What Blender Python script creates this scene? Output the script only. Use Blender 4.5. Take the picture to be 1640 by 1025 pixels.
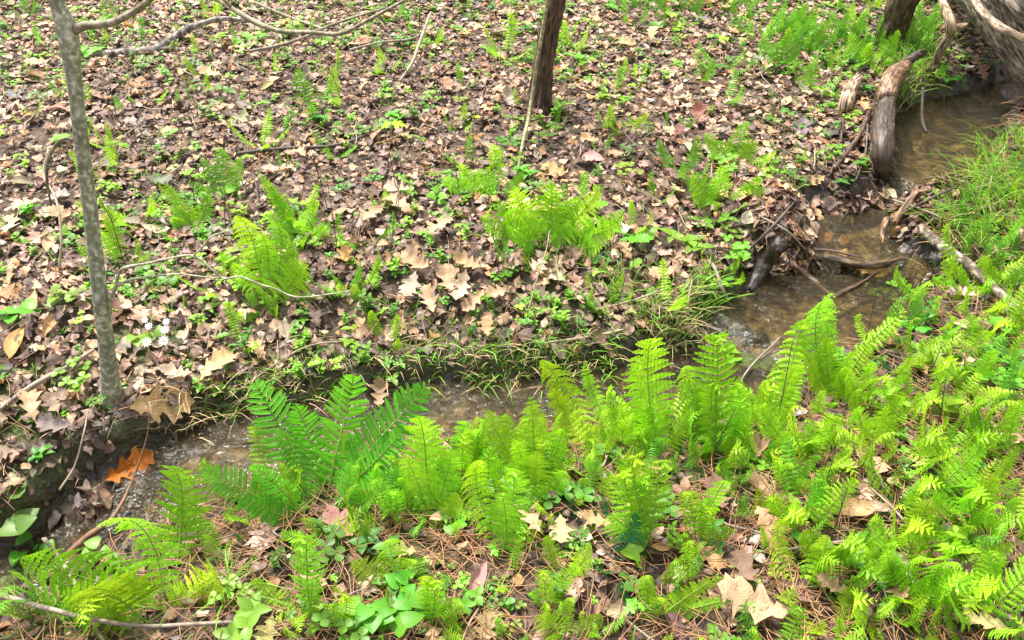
import bpy, math
import numpy as np
from mathutils import Vector, Matrix

S = bpy.context.scene
for o in list(bpy.data.objects):
    bpy.data.objects.remove(o)
C = S.collection

# ------------------------------------------------------------------ camera, sky, sun, exposure
CAM = (0.0, 0.0, 1.6); PITCH = math.radians(38.0); FPX = 1640 / 2 / 0.6
cd = bpy.data.cameras.new('camera'); cam = bpy.data.objects.new('camera', cd); C.objects.link(cam)
cam.location = CAM; cam.rotation_euler = (math.pi / 2 - PITCH, 0, 0)
cd.sensor_width = 36; cd.lens = 18 / 0.6; cd.clip_start = 0.05; cd.clip_end = 400
S.camera = cam
S.render.resolution_x = 1024; S.render.resolution_y = 640
SUN_EL = math.radians(62); SUN_AZ = math.radians(-35)       # azimuth from +Y towards +X
W = bpy.data.worlds.new('World'); S.world = W; W.use_nodes = True
nt = W.node_tree; bg = nt.nodes['Background']
sky = nt.nodes.new('ShaderNodeTexSky'); sky.sky_type = 'NISHITA'; sky.sun_disc = False
sky.sun_elevation = SUN_EL; sky.sun_rotation = SUN_AZ; sky.dust_density = 4; sky.air_density = 1.0
hsv = nt.nodes.new('ShaderNodeHueSaturation'); hsv.inputs['Saturation'].default_value = 0.12
nt.links.new(sky.outputs[0], hsv.inputs['Color']); nt.links.new(hsv.outputs[0], bg.inputs[0])
bg.inputs[1].default_value = 0.125
sl = bpy.data.lights.new('sun', 'SUN'); sl.energy = 3.4; sl.angle = math.radians(7); sl.color = (1, 0.95, 0.85)
so = bpy.data.objects.new('sun', sl); C.objects.link(so)
sd = Vector((math.sin(SUN_AZ) * math.cos(SUN_EL), math.cos(SUN_AZ) * math.cos(SUN_EL), math.sin(SUN_EL)))
so.rotation_euler = (-sd).to_track_quat('-Z', 'Y').to_euler(); so.location = (0, 0, 8)
S.view_settings.view_transform = 'Standard'; S.view_settings.look = 'None'
S.view_settings.exposure = 1.2; S.view_settings.gamma = 1

rng = np.random.default_rng(7)
R = lambda a, b: float(rng.uniform(a, b))

# ------------------------------------------------------------------ noise
_tab = np.random.default_rng(3).random((256, 256))
def vnoise(x, y):
    x = np.asarray(x, float); y = np.asarray(y, float)
    xi = np.floor(x).astype(int); yi = np.floor(y).astype(int)
    fx = x - xi; fy = y - yi; fx = fx * fx * (3 - 2 * fx); fy = fy * fy * (3 - 2 * fy)
    g = lambda a, b: _tab[a % 256, b % 256]
    return (g(xi, yi) * (1 - fx) + g(xi + 1, yi) * fx) * (1 - fy) + (g(xi, yi + 1) * (1 - fx) + g(xi + 1, yi + 1) * fx) * fy
def fbm(x, y, f=1.0, o=4):
    s = 0; a = 1; t = 0
    for i in range(o):
        s = s + a * (vnoise(x * f + 17.3 * i, y * f - 9.1 * i) * 2 - 1); t += a; a *= 0.5; f *= 2.03
    return s / t
def sstep(a, b, x):
    t = np.clip((x - a) / (b - a), 0, 1); return t * t * (3 - 2 * t)

# ------------------------------------------------------------------ pixel rays -> ground points
cp, sp_ = math.cos(PITCH), math.sin(PITCH)
def raydir(u, v):
    a = (u - 820) / FPX; b = -(v - 512.5) / FPX
    return np.array([a, cp + b * sp_, -sp_ + b * cp])
def unproj(u, v, z):
    d = raydir(u, v); t = (z - CAM[2]) / d[2]
    return np.array([d[0] * t, d[1] * t, z])
def on_plane_y(u, v, y):
    d = raydir(u, v); t = y / d[1]
    return np.array([d[0] * t, y, CAM[2] + d[2] * t])
def to_px(p):
    x, y, z = p[0], p[1], p[2] - CAM[2]
    f = y * cp - z * sp_; up = y * sp_ + z * cp
    return 820 + FPX * x / f, 512.5 - FPX * up / f

# ------------------------------------------------------------------ the brook: centre line with water levels, and its outline
CL = [(-400,1080,-.31),(-100,960,-.29),(60,900,-.27),(150,830,-.25),(225,785,-.22),(290,748,-.175),(400,725,-.165),(600,700,-.158),(800,675,-.152),
      (950,655,-.147),(1080,620,-.142),(1150,572,-.137),(1182,548,-.13),(1196,530,-.105),(1230,500,-.10),(1330,480,-.098),
      (1345,432,-.095),(1348,418,-.05),(1360,370,-.045),(1375,335,-.04),(1440,314,-.035),(1470,298,.0),(1500,240,.005),
      (1540,180,.01),(1590,158,.015),(1604,148,.05),(1660,138,.055),(1900,100,.08)]
CLW = np.array([unproj(*c) for c in CL])
def level(x, y):
    x = np.asarray(x, float); y = np.asarray(y, float)
    best = np.full(x.shape, 1e9); lv = np.zeros(x.shape)
    for a, b in zip(CLW[:-1], CLW[1:]):
        d = b[:2] - a[:2]; L2 = d @ d
        t = np.clip(((x - a[0]) * d[0] + (y - a[1]) * d[1]) / L2, 0, 1)
        q = (x - a[0] - t * d[0]) ** 2 + (y - a[1] - t * d[1]) ** 2
        m = q < best; best = np.where(m, q, best); lv = np.where(m, a[2] + (b[2] - a[2]) * t, lv)
    return lv
OUT = [(-420,1000,-.31),(-100,905,-.29),(40,868,-.27),(95,830,-.26),(140,775,-.24),(225,728,-.2),(300,690,-.17),(360,664,-.165),(420,652,-.165),(500,648,-.16),
       (600,628,-.158),(680,614,-.156),(760,612,-.153),(850,606,-.15),(930,600,-.147),(1010,588,-.145),(1072,562,-.14),(1105,522,-.12),(1150,490,-.1),
       (1182,466,-.1),(1205,432,-.095),(1262,408,-.05),(1290,370,-.045),(1292,334,-.04),(1340,324,-.04),(1400,318,-.03),(1428,284,0),(1426,240,0),(1436,190,.005),
       (1478,163,.01),(1550,148,.015),(1620,128,.05),(1900,70,.08),
       (1900,130,.08),(1650,156,.05),(1606,180,.01),(1582,225,.005),(1560,280,0),(1535,306,-.0),(1470,330,-.04),(1438,362,-.045),(1432,404,-.05),(1482,436,-.095),(1480,476,-.098),
       (1440,530,-.1),(1330,575,-.105),(1220,632,-.13),(1100,690,-.142),(1000,685,-.147),(900,698,-.15),(800,716,-.152),(700,735,-.156),(600,752,-.158),(500,768,-.16),(400,785,-.165),
       (330,832,-.18),(262,856,-.21),(200,890,-.25),(130,930,-.27),(-60,1010,-.29),(-420,1160,-.31)]
OW = np.array([unproj(*c)[:2] for c in OUT])
def sdist(x, y):
    x = np.asarray(x, float); y = np.asarray(y, float)
    best = np.full(x.shape, 1e9); ins = np.zeros(x.shape, bool); n = len(OW)
    for i in range(n):
        a = OW[i]; b = OW[(i + 1) % n]; d = b - a; L2 = d @ d
        t = np.clip(((x - a[0]) * d[0] + (y - a[1]) * d[1]) / L2, 0, 1)
        best = np.minimum(best, (x - a[0] - t * d[0]) ** 2 + (y - a[1] - t * d[1]) ** 2)
        c = (a[1] > y) != (b[1] > y)
        with np.errstate(divide='ignore', invalid='ignore'):
            xi = a[0] + (y - a[1]) / (b[1] - a[1] + 1e-12) * (b[0] - a[0])
        ins ^= c & (x < xi)
    s = np.sqrt(best); return np.where(ins, -s, s)
def sdw(x, y):      # waterline with small bays
    return sdist(x, y) + 0.022 * fbm(x, y, 9, 3) 
def blob(x, y, u, v, z, r, rx=1.0):
    p = unproj(u, v, z); return np.exp(-(((x - p[0]) / rx) ** 2 + (y - p[1]) ** 2) / r ** 2)
def H(x, y):
    x = np.asarray(x, float); y = np.asarray(y, float)
    d = sdw(x, y); lv = level(x, y)
    base = 0.045 * (y - 1.6) + 0.028 * fbm(x, y, 0.9, 3) + 0.018 * fbm(x + 5, y, 4, 3)
    right = sstep(1.2, 2.6, x - 0.25 * (y - 2)) * 0.10
    base = base + right
    far = np.maximum(np.abs(x), np.abs(y)) > 9
    base = np.where(far, 0.3 + 0.02 * fbm(x, y, 0.2, 2), base)
    gap_ = 0.06 + 0.05 * sstep(-0.7, -1.05, x) * sstep(2.2, 1.6, y)
    shore = 1 - sstep(0.0, 0.55, d)
    base = np.where(far, base, base + (np.minimum(base, lv + gap_) - base) * shore)
    t = sstep(-0.005, 0.065, d)
    out = (lv - 0.012) * (1 - t) + base * t
    inn = lv - 0.012 - 0.05 * sstep(0, 0.09, -d) + 0.016 * fbm(x, y, 14, 3)
    z = np.where(d > 0, out, inn)
    # heaps of washed-up leaves that dam the pools
    z = z + 0.04 * blob(x, y, 1240, 345, 0.0, 0.12) + 0.04 * blob(x, y, 1462, 322, -.01, 0.085, 1.7) + 0.05 * blob(x, y, 1350, 326, -.02, 0.05, 1.6)
    z = z + 0.045 * blob(x, y, 1270, 412, -.06, 0.05, 1.5)
    z = z + 0.05 * blob(x, y, 150, 800, -.22, 0.07) + 0.04 * blob(x, y, 215, 840, -.22, 0.05)
    return z
H_exact, sdw_exact = H, sdw
GX = np.arange(-3.9, 4.9, .012); GY = np.arange(.3, 6.8, .012)
_gx, _gy = np.meshgrid(GX, GY); GH = H_exact(_gx, _gy); GD = sdw_exact(_gx, _gy)
def _bil(G, x, y):
    fx = np.clip((np.asarray(x, float) - GX[0]) / .012, 0, len(GX) - 1.001); fy = np.clip((np.asarray(y, float) - GY[0]) / .012, 0, len(GY) - 1.001)
    i = fx.astype(int); j = fy.astype(int); fx = fx - i; fy = fy - j
    return (G[j, i] * (1 - fx) + G[j, i + 1] * fx) * (1 - fy) + (G[j + 1, i] * (1 - fx) + G[j + 1, i + 1] * fx) * fy
def H(x, y): return _bil(GH, x, y)
def sdw(x, y): return _bil(GD, x, y)
def ground(u, v):
    d = raydir(u, v); t = np.arange(0.8, 9, 0.006)
    P = np.array(CAM)[:, None] + d[:, None] * t
    h = H(P[0], P[1]); k = np.argmax(P[2] < h)
    if not (P[2] < h).any(): k = len(t) - 1
    return np.array([P[0, k], P[1, k], h[k]])
def onground(x, y): return np.array([x, y, float(H(x, y))])

# ------------------------------------------------------------------ mesh + object helpers
def mesh(name, V, quads=None, tris=None, col=None, smooth=True, mats=(), tcs=None):
    me = bpy.data.meshes.new(name); V = np.asarray(V, float).reshape(-1, 3)
    me.vertices.add(len(V)); me.vertices.foreach_set('co', V.ravel())
    q = np.asarray(quads if quads is not None else [], int).reshape(-1, 4)
    t = np.asarray(tris if tris is not None else [], int).reshape(-1, 3)
    idx = np.concatenate([q.ravel(), t.ravel()])
    tot = np.concatenate([np.full(len(q), 4), np.full(len(t), 3)]).astype(int)
    st = np.concatenate([[0], np.cumsum(tot)[:-1]]).astype(int)
    me.loops.add(len(idx)); me.polygons.add(len(tot))
    me.polygons.foreach_set('loop_start', st); me.loops.foreach_set('vertex_index', idx)
    me.polygons.foreach_set('use_smooth', np.full(len(tot), smooth))
    if col is not None:
        a = me.color_attributes.new('col', 'FLOAT_COLOR', 'POINT')
        c = np.ones((len(V), 4)); c[:, :3] = col; a.data.foreach_set('color', c.ravel())
    if tcs is not None:
        a = me.attributes.new('grain', 'FLOAT_VECTOR', 'POINT'); a.data.foreach_set('vector', np.asarray(tcs, float).ravel())
    me.update(); me.validate()
    for m in mats: me.materials.append(m)
    return me
BARKS = set()
class MB:
    def __init__(s): s.V = []; s.Q = []; s.T = []; s.C = []; s.n = 0; s.G = []
    def add(s, V, Q=(), T=(), col=(1, 1, 1), grain=None):
        V = np.asarray(V, float).reshape(-1, 3); s.G.append(V if grain is None else grain)
        if len(Q): s.Q.append(np.asarray(Q, int) + s.n)
        if len(T): s.T.append(np.asarray(T, int) + s.n)
        c = np.asarray(col, float); s.C.append(np.broadcast_to(c, (len(V), 3)) if c.ndim == 1 else c)
        s.V.append(V); s.n += len(V)
    def mesh(s, name, mat, smooth=True):
        return mesh(name, np.concatenate(s.V), np.concatenate(s.Q) if s.Q else None, np.concatenate(s.T) if s.T else None,
                    np.concatenate(s.C), smooth, [mat], np.concatenate(s.G) if mat in BARKS else None)
def link(name, me, parent=None, loc=None, M=None, color=None):
    o = bpy.data.objects.new(name, me); C.objects.link(o)
    if parent is not None: o.parent = parent
    if M is not None: o.matrix_basis = M
    elif loc is not None: o.location = loc
    if color is not None: o.color = (*color[:3], 1)
    return o
def tag(o, label, cat, group=None):
    o['label'] = label; o['category'] = cat
    if group: o['group'] = group
    return o
def thing(name, loc, label, cat, group=None):
    return tag(link(name, None, loc=loc), label, cat, group)
def kind(o, k): o['kind'] = k; return o

def curve(pts, n):          # Catmull-Rom through points (rows may carry a radius)
    P = np.asarray(pts, float); P = np.vstack([2 * P[0] - P[1], P, 2 * P[-1] - P[-2]])
    m = len(P) - 3; out = []
    for k in range(n):
        f = k / (n - 1) * m; i = min(int(f), m - 1); t = f - i
        a, b, c, d = P[i:i + 4]
        out.append(0.5 * ((2 * b) + (c - a) * t + (2 * a - 5 * b + 4 * c - d) * t * t + (-a + 3 * b - 3 * c + d) * t ** 3))
    return np.array(out)
def tube(mb, pts, rads, sides=8, n=None, rough=0.0, seed=0, col=(1, 1, 1), cap=True, ridges=0):
    P = np.column_stack([np.asarray(pts, float), np.asarray(rads, float)])
    if n: P = curve(P, n)
    rr = P[:, 3]; P = P[:, :3]; m = len(P)
    T = np.gradient(P, axis=0); T /= np.linalg.norm(T, axis=1)[:, None] + 1e-9
    up = np.array([0.13, 0.31, 1.0]) if abs(T[0][2]) < 0.9 else np.array([1.0, 0.2, 0])
    V = []; a = np.linspace(0, 2 * math.pi, sides, endpoint=False); N = None
    for i in range(m):
        base = up if N is None else N
        N = base - T[i] * (base @ T[i]); N /= np.linalg.norm(N) + 1e-9; B = np.cross(T[i], N)
        k = np.ones(sides)
        if rough:
            k += rough * fbm(np.cos(a) * 1.6 + seed, np.sin(a) * 1.6 + i * 0.45 + seed * 2, 1.1, 3)
        if ridges:
            k += 0.10 * np.sin(a * ridges + 1.3 * np.sin(i * .5)) * (0.5 + 0.5 * vnoise(a * 3 + seed, np.full(sides, i * .7)))
        V.append(P[i] + (np.cos(a)[:, None] * N + np.sin(a)[:, None] * B) * (rr[i] * k)[:, None])
    V = np.concatenate(V); Q = []
    sl_ = np.concatenate([[0], np.cumsum(np.linalg.norm(np.diff(P, axis=0), axis=1))])
    gr = np.concatenate([np.column_stack([np.cos(a) * rr.max() + seed, np.sin(a) * rr.max(), np.full(sides, sl_[i])]) for i in range(m)])
    if rough >= .1:
        V[:sides] -= T[0] * (rr[0] * .9 * np.random.default_rng(seed).uniform(-1, 1, (sides, 1))); V[-sides:] += T[-1] * (rr[-1] * .9 * np.random.default_rng(seed + 1).uniform(-1, 1, (sides, 1)))
    for i in range(m - 1):
        for j in range(sides):
            j2 = (j + 1) % sides; Q.append((i * sides + j, i * sides + j2, (i + 1) * sides + j2, (i + 1) * sides + j))
    T_ = []
    if cap:
        for i0, rev in ((0, True), (m - 1, False)):
            V = np.vstack([V, P[i0]]); gr = np.vstack([gr, gr[i0 * sides]]); c = len(V) - 1
            for j in range(sides):
                j2 = (j + 1) % sides
                T_.append((c, i0 * sides + (j2 if rev else j), i0 * sides + (j if rev else j2)))
    mb.add(V, Q, T_, col, gr)

# ------------------------------------------------------------------ materials
def mat(name):
    m = bpy.data.materials.new(name); m.use_nodes = True
    return m, m.node_tree.nodes, m.node_tree.links, m.node_tree.nodes['Principled BSDF']
def nz(N, L, scale, detail=4, coord=None, dist=0.0):
    n = N.new('ShaderNodeTexNoise'); n.inputs['Scale'].default_value = scale; n.inputs['Detail'].default_value = detail
    n.inputs['Distortion'].default_value = dist
    if coord is not None: L.new(coord, n.inputs['Vector'])
    return n
def ramp(N, L, fac, stops):
    r = N.new('ShaderNodeValToRGB'); e = r.color_ramp.elements
    e[0].position, e[0].color = stops[0][0], (*stops[0][1], 1); e[1].position, e[1].color = stops[-1][0], (*stops[-1][1], 1)
    for p, c in stops[1:-1]:
        k = e.new(p); k.color = (*c, 1)
    L.new(fac, r.inputs[0]); return r
def mul(N, L, a, b, mode='MULTIPLY', fac=1.0):
    m = N.new('ShaderNodeMix'); m.data_type = 'RGBA'; m.blend_type = mode; m.inputs[0].default_value = fac
    L.new(a, m.inputs[6]); L.new(b, m.inputs[7]); return m.outputs[2]
def bump(N, L, h, strength, dist, bsdf):
    b = N.new('ShaderNodeBump'); b.inputs['Strength'].default_value = strength; b.inputs['Distance'].default_value = dist
    L.new(h, b.inputs['Height']); L.new(b.outputs[0], bsdf.inputs['Normal']); return b
def leafmat(name, use_attr, trans, rough, var=(0.75, 1.25), nscale=60, spec=0.3, bumpd=0.0):
    m, N, L, B = mat(name)
    tc = N.new('ShaderNodeTexCoord').outputs['Object']
    n = nz(N, L, nscale, 3, tc)
    r = ramp(N, L, n.outputs[0], [(0.3, (var[0],) * 3), (0.7, (var[1],) * 3)])
    oi = N.new('ShaderNodeObjectInfo')
    src = oi.outputs['Color']
    if use_attr:
        at = N.new('ShaderNodeVertexColor'); at.layer_name = 'col'; src = mul(N, L, at.outputs[0], oi.outputs['Color'])
    c = mul(N, L, src, r.outputs[0])
    L.new(c, B.inputs['Base Color']); B.inputs['Roughness'].default_value = rough
    B.inputs['Specular IOR Level'].default_value = spec
    if bumpd: bump(N, L, n.outputs[0], 0.6, bumpd, B)
    if trans:
        t = N.new('ShaderNodeBsdfTranslucent'); L.new(c, t.inputs[0])
        mx = N.new('ShaderNodeMixShader'); mx.inputs[0].default_value = trans
        L.new(B.outputs[0], mx.inputs[1]); L.new(t.outputs[0], mx.inputs[2])
        L.new(mx.outputs[0], N['Material Output'].inputs[0])
    return m
M_GREEN = leafmat('green_leaf', True, 0.38, 0.42, (0.8, 1.2), 90, 0.35)
M_DRY = leafmat('dry_leaf', True, 0.12, 0.55, (0.62, 1.3), 45, 0.35, 0.004)
M_STRAW = leafmat('straw', True, 0.0, 0.6, (0.8, 1.2), 50, 0.3)
M_PETAL = leafmat('petal', True, 0.3, 0.5, (0.95, 1.02), 50, 0.2)
def barkmat(name, stops, sc, stretch, bd, rough=0.85):
    m, N, L, B = mat(name); BARKS.add(m)
    ga = N.new('ShaderNodeAttribute'); ga.attribute_name = 'grain'; tc = ga.outputs['Vector']
    mp = N.new('ShaderNodeMapping'); mp.inputs['Scale'].default_value = stretch; L.new(tc, mp.inputs[0])
    n = nz(N, L, sc, 6, mp.outputs[0], 0.4); n2 = nz(N, L, sc * 0.22, 4, tc)
    r = ramp(N, L, n.outputs[0], stops)
    r2 = ramp(N, L, n2.outputs[0], [(0.35, (0.75,) * 3), (0.65, (1.2,) * 3)])
    at = N.new('ShaderNodeVertexColor'); at.layer_name = 'col'
    c = mul(N, L, mul(N, L, r.outputs[0], r2.outputs[0]), at.outputs[0])
    L.new(c, B.inputs['Base Color']); B.inputs['Roughness'].default_value = rough
    bump(N, L, n.outputs[0], 0.9, bd, B); return m
M_SAPL = barkmat('smooth_grey_bark', [(0.36, (.19, .2, .13)), (0.5, (.29, .3, .21)), (0.57, (.42, .42, .33)), (0.66, (.62, .61, .54))], 42, (1, 1, 1.6), .0012, .7)
M_BARK = barkmat('furrowed_brown_bark', [(0.34, (.02, .011, .008)), (0.48, (.085, .045, .03)), (0.6, (.16, .095, .07)), (0.75, (.27, .2, .16))], 75, (1, 1, .28), .018)
M_LOG = barkmat('weathered_log', [(0.36, (.03, .024, .02)), (0.47, (.15, .12, .095)), (0.56, (.27, .225, .18)), (0.68, (.45, .4, .33))], 100, (1, 1, .22), .005)
M_LICH = barkmat('lichened_bark', [(0.35, (.07, .055, .05)), (0.5, (.2, .17, .15)), (0.6, (.42, .41, .37)), (0.8, (.6, .6, .56))], 45, (1, 1, 1), .003)
M_TWIG = barkmat('twig_bark', [(0.3, (.6,) * 3), (0.7, (1.2,) * 3)], 60, (1, 1, 1), .0015, .7)
M_WETW = barkmat('wet_black_wood', [(0.35, (.012, .009, .008)), (0.55, (.05, .036, .028)), (0.75, (.13, .1, .08))], 110, (1, 1, .25), .005, .45)

# soil
m, N, L, B = mat('forest_soil'); M_SOIL = m
tc = N.new('ShaderNodeTexCoord').outputs['Object']
n1 = nz(N, L, 26, 8, tc); n2 = nz(N, L, 3.2, 5, tc); n3 = nz(N, L, 150, 3, tc)
r1 = ramp(N, L, n1.outputs[0], [(0.3, (.022, .014, .010)), (0.5, (.075, .048, .034)), (0.7, (.17, .115, .08))])
at = N.new('ShaderNodeVertexColor'); at.layer_name = 'col'
sep = N.new('ShaderNodeSeparateColor'); L.new(at.outputs[0], sep.inputs[0])
moss = ramp(N, L, n3.outputs[0], [(0.35, (.018, .035, .006)), (0.7, (.11, .15, .02))])
bed = ramp(N, L, n1.outputs[0], [(0.3, (.03, .022, .010)), (0.47, (.085, .06, .03)), (0.56, (.2, .15, .085)), (0.68, (.36, .29, .2))])
def mixc(fac, a, b):
    k = N.new('ShaderNodeMix'); k.data_type = 'RGBA'; L.new(fac, k.inputs[0]); L.new(a, k.inputs[6]); L.new(b, k.inputs[7]); return k.outputs[2]
wd_ = N.new('ShaderNodeMapRange'); L.new(sep.outputs[2], wd_.inputs[0]); wd_.inputs[3].default_value = 1; wd_.inputs[4].default_value = .35
wc_ = N.new('ShaderNodeCombineColor'); [L.new(wd_.outputs[0], wc_.inputs[i]) for i in range(3)]
c = mixc(sep.outputs[0], mul(N, L, r1.outputs[0], wc_.outputs[0]), bed.outputs[0]); c = mixc(sep.outputs[1], c, moss.outputs[0])
L.new(c, B.inputs['Base Color'])
rr = N.new('ShaderNodeMapRange'); L.new(sep.outputs[2], rr.inputs[0]); rr.inputs[3].default_value = 0.85; rr.inputs[4].default_value = 0.28
L.new(rr.outputs[0], B.inputs['Roughness'])
bump(N, L, n1.outputs[0], 1.0, 0.02, B)
# water: clear, slightly brown, glossy
m, N, L, B = mat('brook_water'); M_WATER = m
N.remove(B)
tc = N.new('ShaderNodeTexCoord').outputs['Object']
mp = N.new('ShaderNodeMapping'); mp.inputs['Rotation'].default_value = (0, 0, math.radians(-35)); mp.inputs['Scale'].default_value = (1, 2.2, 1); L.new(tc, mp.inputs[0])
w1 = nz(N, L, 26, 5, mp.outputs[0], 0.8); w2 = nz(N, L, 75, 3, mp.outputs[0], 0.5)
ad = N.new('ShaderNodeMath'); ad.operation = 'MULTIPLY_ADD'; L.new(w2.outputs[0], ad.inputs[0]); ad.inputs[1].default_value = 0.08; L.new(w1.outputs[0], ad.inputs[2])
bp = N.new('ShaderNodeBump'); bp.inputs['Strength'].default_value = 1.0; bp.inputs['Distance'].default_value = 0.011; L.new(ad.outputs[0], bp.inputs['Height'])
tr = N.new('ShaderNodeBsdfTransparent'); tr.inputs[0].default_value = (0.62, 0.55, 0.35, 1)
gl = N.new('ShaderNodeBsdfGlossy'); gl.inputs['Roughness'].default_value = 0.09; L.new(bp.outputs[0], gl.inputs['Normal'])
fr = N.new('ShaderNodeFresnel'); fr.inputs[0].default_value = 1.36; L.new(bp.outputs[0], fr.inputs['Normal'])
df = N.new('ShaderNodeBsdfDiffuse'); df.inputs[0].default_value = (0.24, 0.19, 0.09, 1)
m0 = N.new('ShaderNodeMixShader'); m0.inputs[0].default_value = 0.07; L.new(tr.outputs[0], m0.inputs[1]); L.new(df.outputs[0], m0.inputs[2])
fo = N.new('ShaderNodeVertexColor'); fo.layer_name = 'col'; fn_ = nz(N, L, 60, 4, mp.outputs[0], 1.5)
fs = N.new('ShaderNodeSeparateColor'); L.new(fo.outputs[0], fs.inputs[0])
fm_ = N.new('ShaderNodeMath'); fm_.operation = 'MULTIPLY_ADD'; L.new(fs.outputs[0], fm_.inputs[0]); fm_.inputs[1].default_value = .24; L.new(fn_.outputs[0], fm_.inputs[2])
fr_ = ramp(N, L, fm_.outputs[0], [(.76, (0, 0, 0)), (.95, (.4,) * 3)])
fd = N.new('ShaderNodeBsdfDiffuse'); fd.inputs[0].default_value = (.55, .56, .54, 1)
mf = N.new('ShaderNodeMixShader'); L.new(fr_.outputs[0], mf.inputs[0]); L.new(m0.outputs[0], mf.inputs[1]); L.new(fd.outputs[0], mf.inputs[2]); m0 = mf
m1 = N.new('ShaderNodeMixShader'); L.new(fr.outputs[0], m1.inputs[0]); L.new(m0.outputs[0], m1.inputs[1]); L.new(gl.outputs[0], m1.inputs[2])
L.new(m1.outputs[0], N['Material Output'].inputs[0])

# ------------------------------------------------------------------ ground sheet and water
def axis(lo, hi, st, far):
    c = list(np.arange(lo, hi + st / 2, st)); a = []; s = st; x = lo
    while x > -far: s *= 1.35; x -= s; a.append(x)
    b = []; s = st; x = c[-1]
    while x < far: s *= 1.35; x += s; b.append(x)
    return np.array(a[::-1] + c + b)
xs = axis(-3.6, 4.2, 0.018, 120); ys = axis(0.4, 6.4, 0.018, 120)
X, Y = np.meshgrid(xs, ys); Z = H_exact(X, Y) + 0.006 * fbm(X, Y, 22, 3) * (np.maximum(abs(X), abs(Y)) < 9)
Dg = sdw_exact(X, Y)
nx, ny = len(xs), len(ys); I = np.arange(nx * ny).reshape(ny, nx)
Q = np.stack([I[:-1, :-1], I[:-1, 1:], I[1:, 1:], I[1:, :-1]], -1).reshape(-1, 4)
colr = np.zeros((nx * ny, 3))
colr[:, 0] = (1 - sstep(-.03, 0.015, Dg)).ravel()
mossm = sstep(0.0, 0.25, fbm(X, Y, 2.6, 4)) * sstep(0.0, 0.03, Dg) * (1 - sstep(.25, .5, Dg))
for (u, v, r) in ((90,730,.2),(200,700,.16),(480,600,.15),(640,590,.2),(760,590,.2),(980,570,.15),(1250,240,.18)):
    p = unproj(u, v, -.05); mossm = np.maximum(mossm, 0.9 * np.exp(-((X - p[0]) ** 2 + (Y - p[1]) ** 2) / r ** 2) * sstep(.01, .06, Dg))
colr[:, 1] = mossm.ravel(); colr[:, 2] = (1 - sstep(0.02, 0.16, Dg)).ravel()
kind(link('ground', mesh('ground', np.stack([X, Y, Z], -1), Q, col=colr, mats=[M_SOIL])), 'structure')

wx = np.arange(-3.4, 4.6, 0.012); wy = np.arange(0.5, 5.6, 0.012)
X, Y = np.meshgrid(wx, wy); D = sdw(X, Y); Lv = level(X, Y)
gy, gx = np.gradient(Lv, 0.012); steep = np.clip(np.hypot(gx, gy) / 0.35, 0, 1)
k = steep.copy()
for _ in range(10):
    k = 0.2 * (k + np.roll(k, 1, 0) + np.roll(k, -1, 0) + np.roll(k, 1, 1) + np.roll(k, -1, 1))
Zw = Lv + (0.004 + 0.016 * np.clip(k * 2, 0, 1)) * fbm(X * 1.2 + Y * .5, Y * 1.5 - X * .6, 13, 4)
I = np.arange(X.size).reshape(X.shape); keep = (D[:-1, :-1] < 0.05)
Q = np.stack([I[:-1, :-1], I[:-1, 1:], I[1:, 1:], I[1:, :-1]], -1)[keep]
used, inv = np.unique(Q, return_inverse=True); V = np.stack([X, Y, Zw], -1).reshape(-1, 3)[used]
kind(link('brook_water', mesh('brook_water', V, inv.reshape(-1, 4), col=np.repeat(np.clip(k * 1.6, 0, 1).reshape(-1, 1)[used], 3, 1), mats=[M_WATER])), 'structure')

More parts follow.
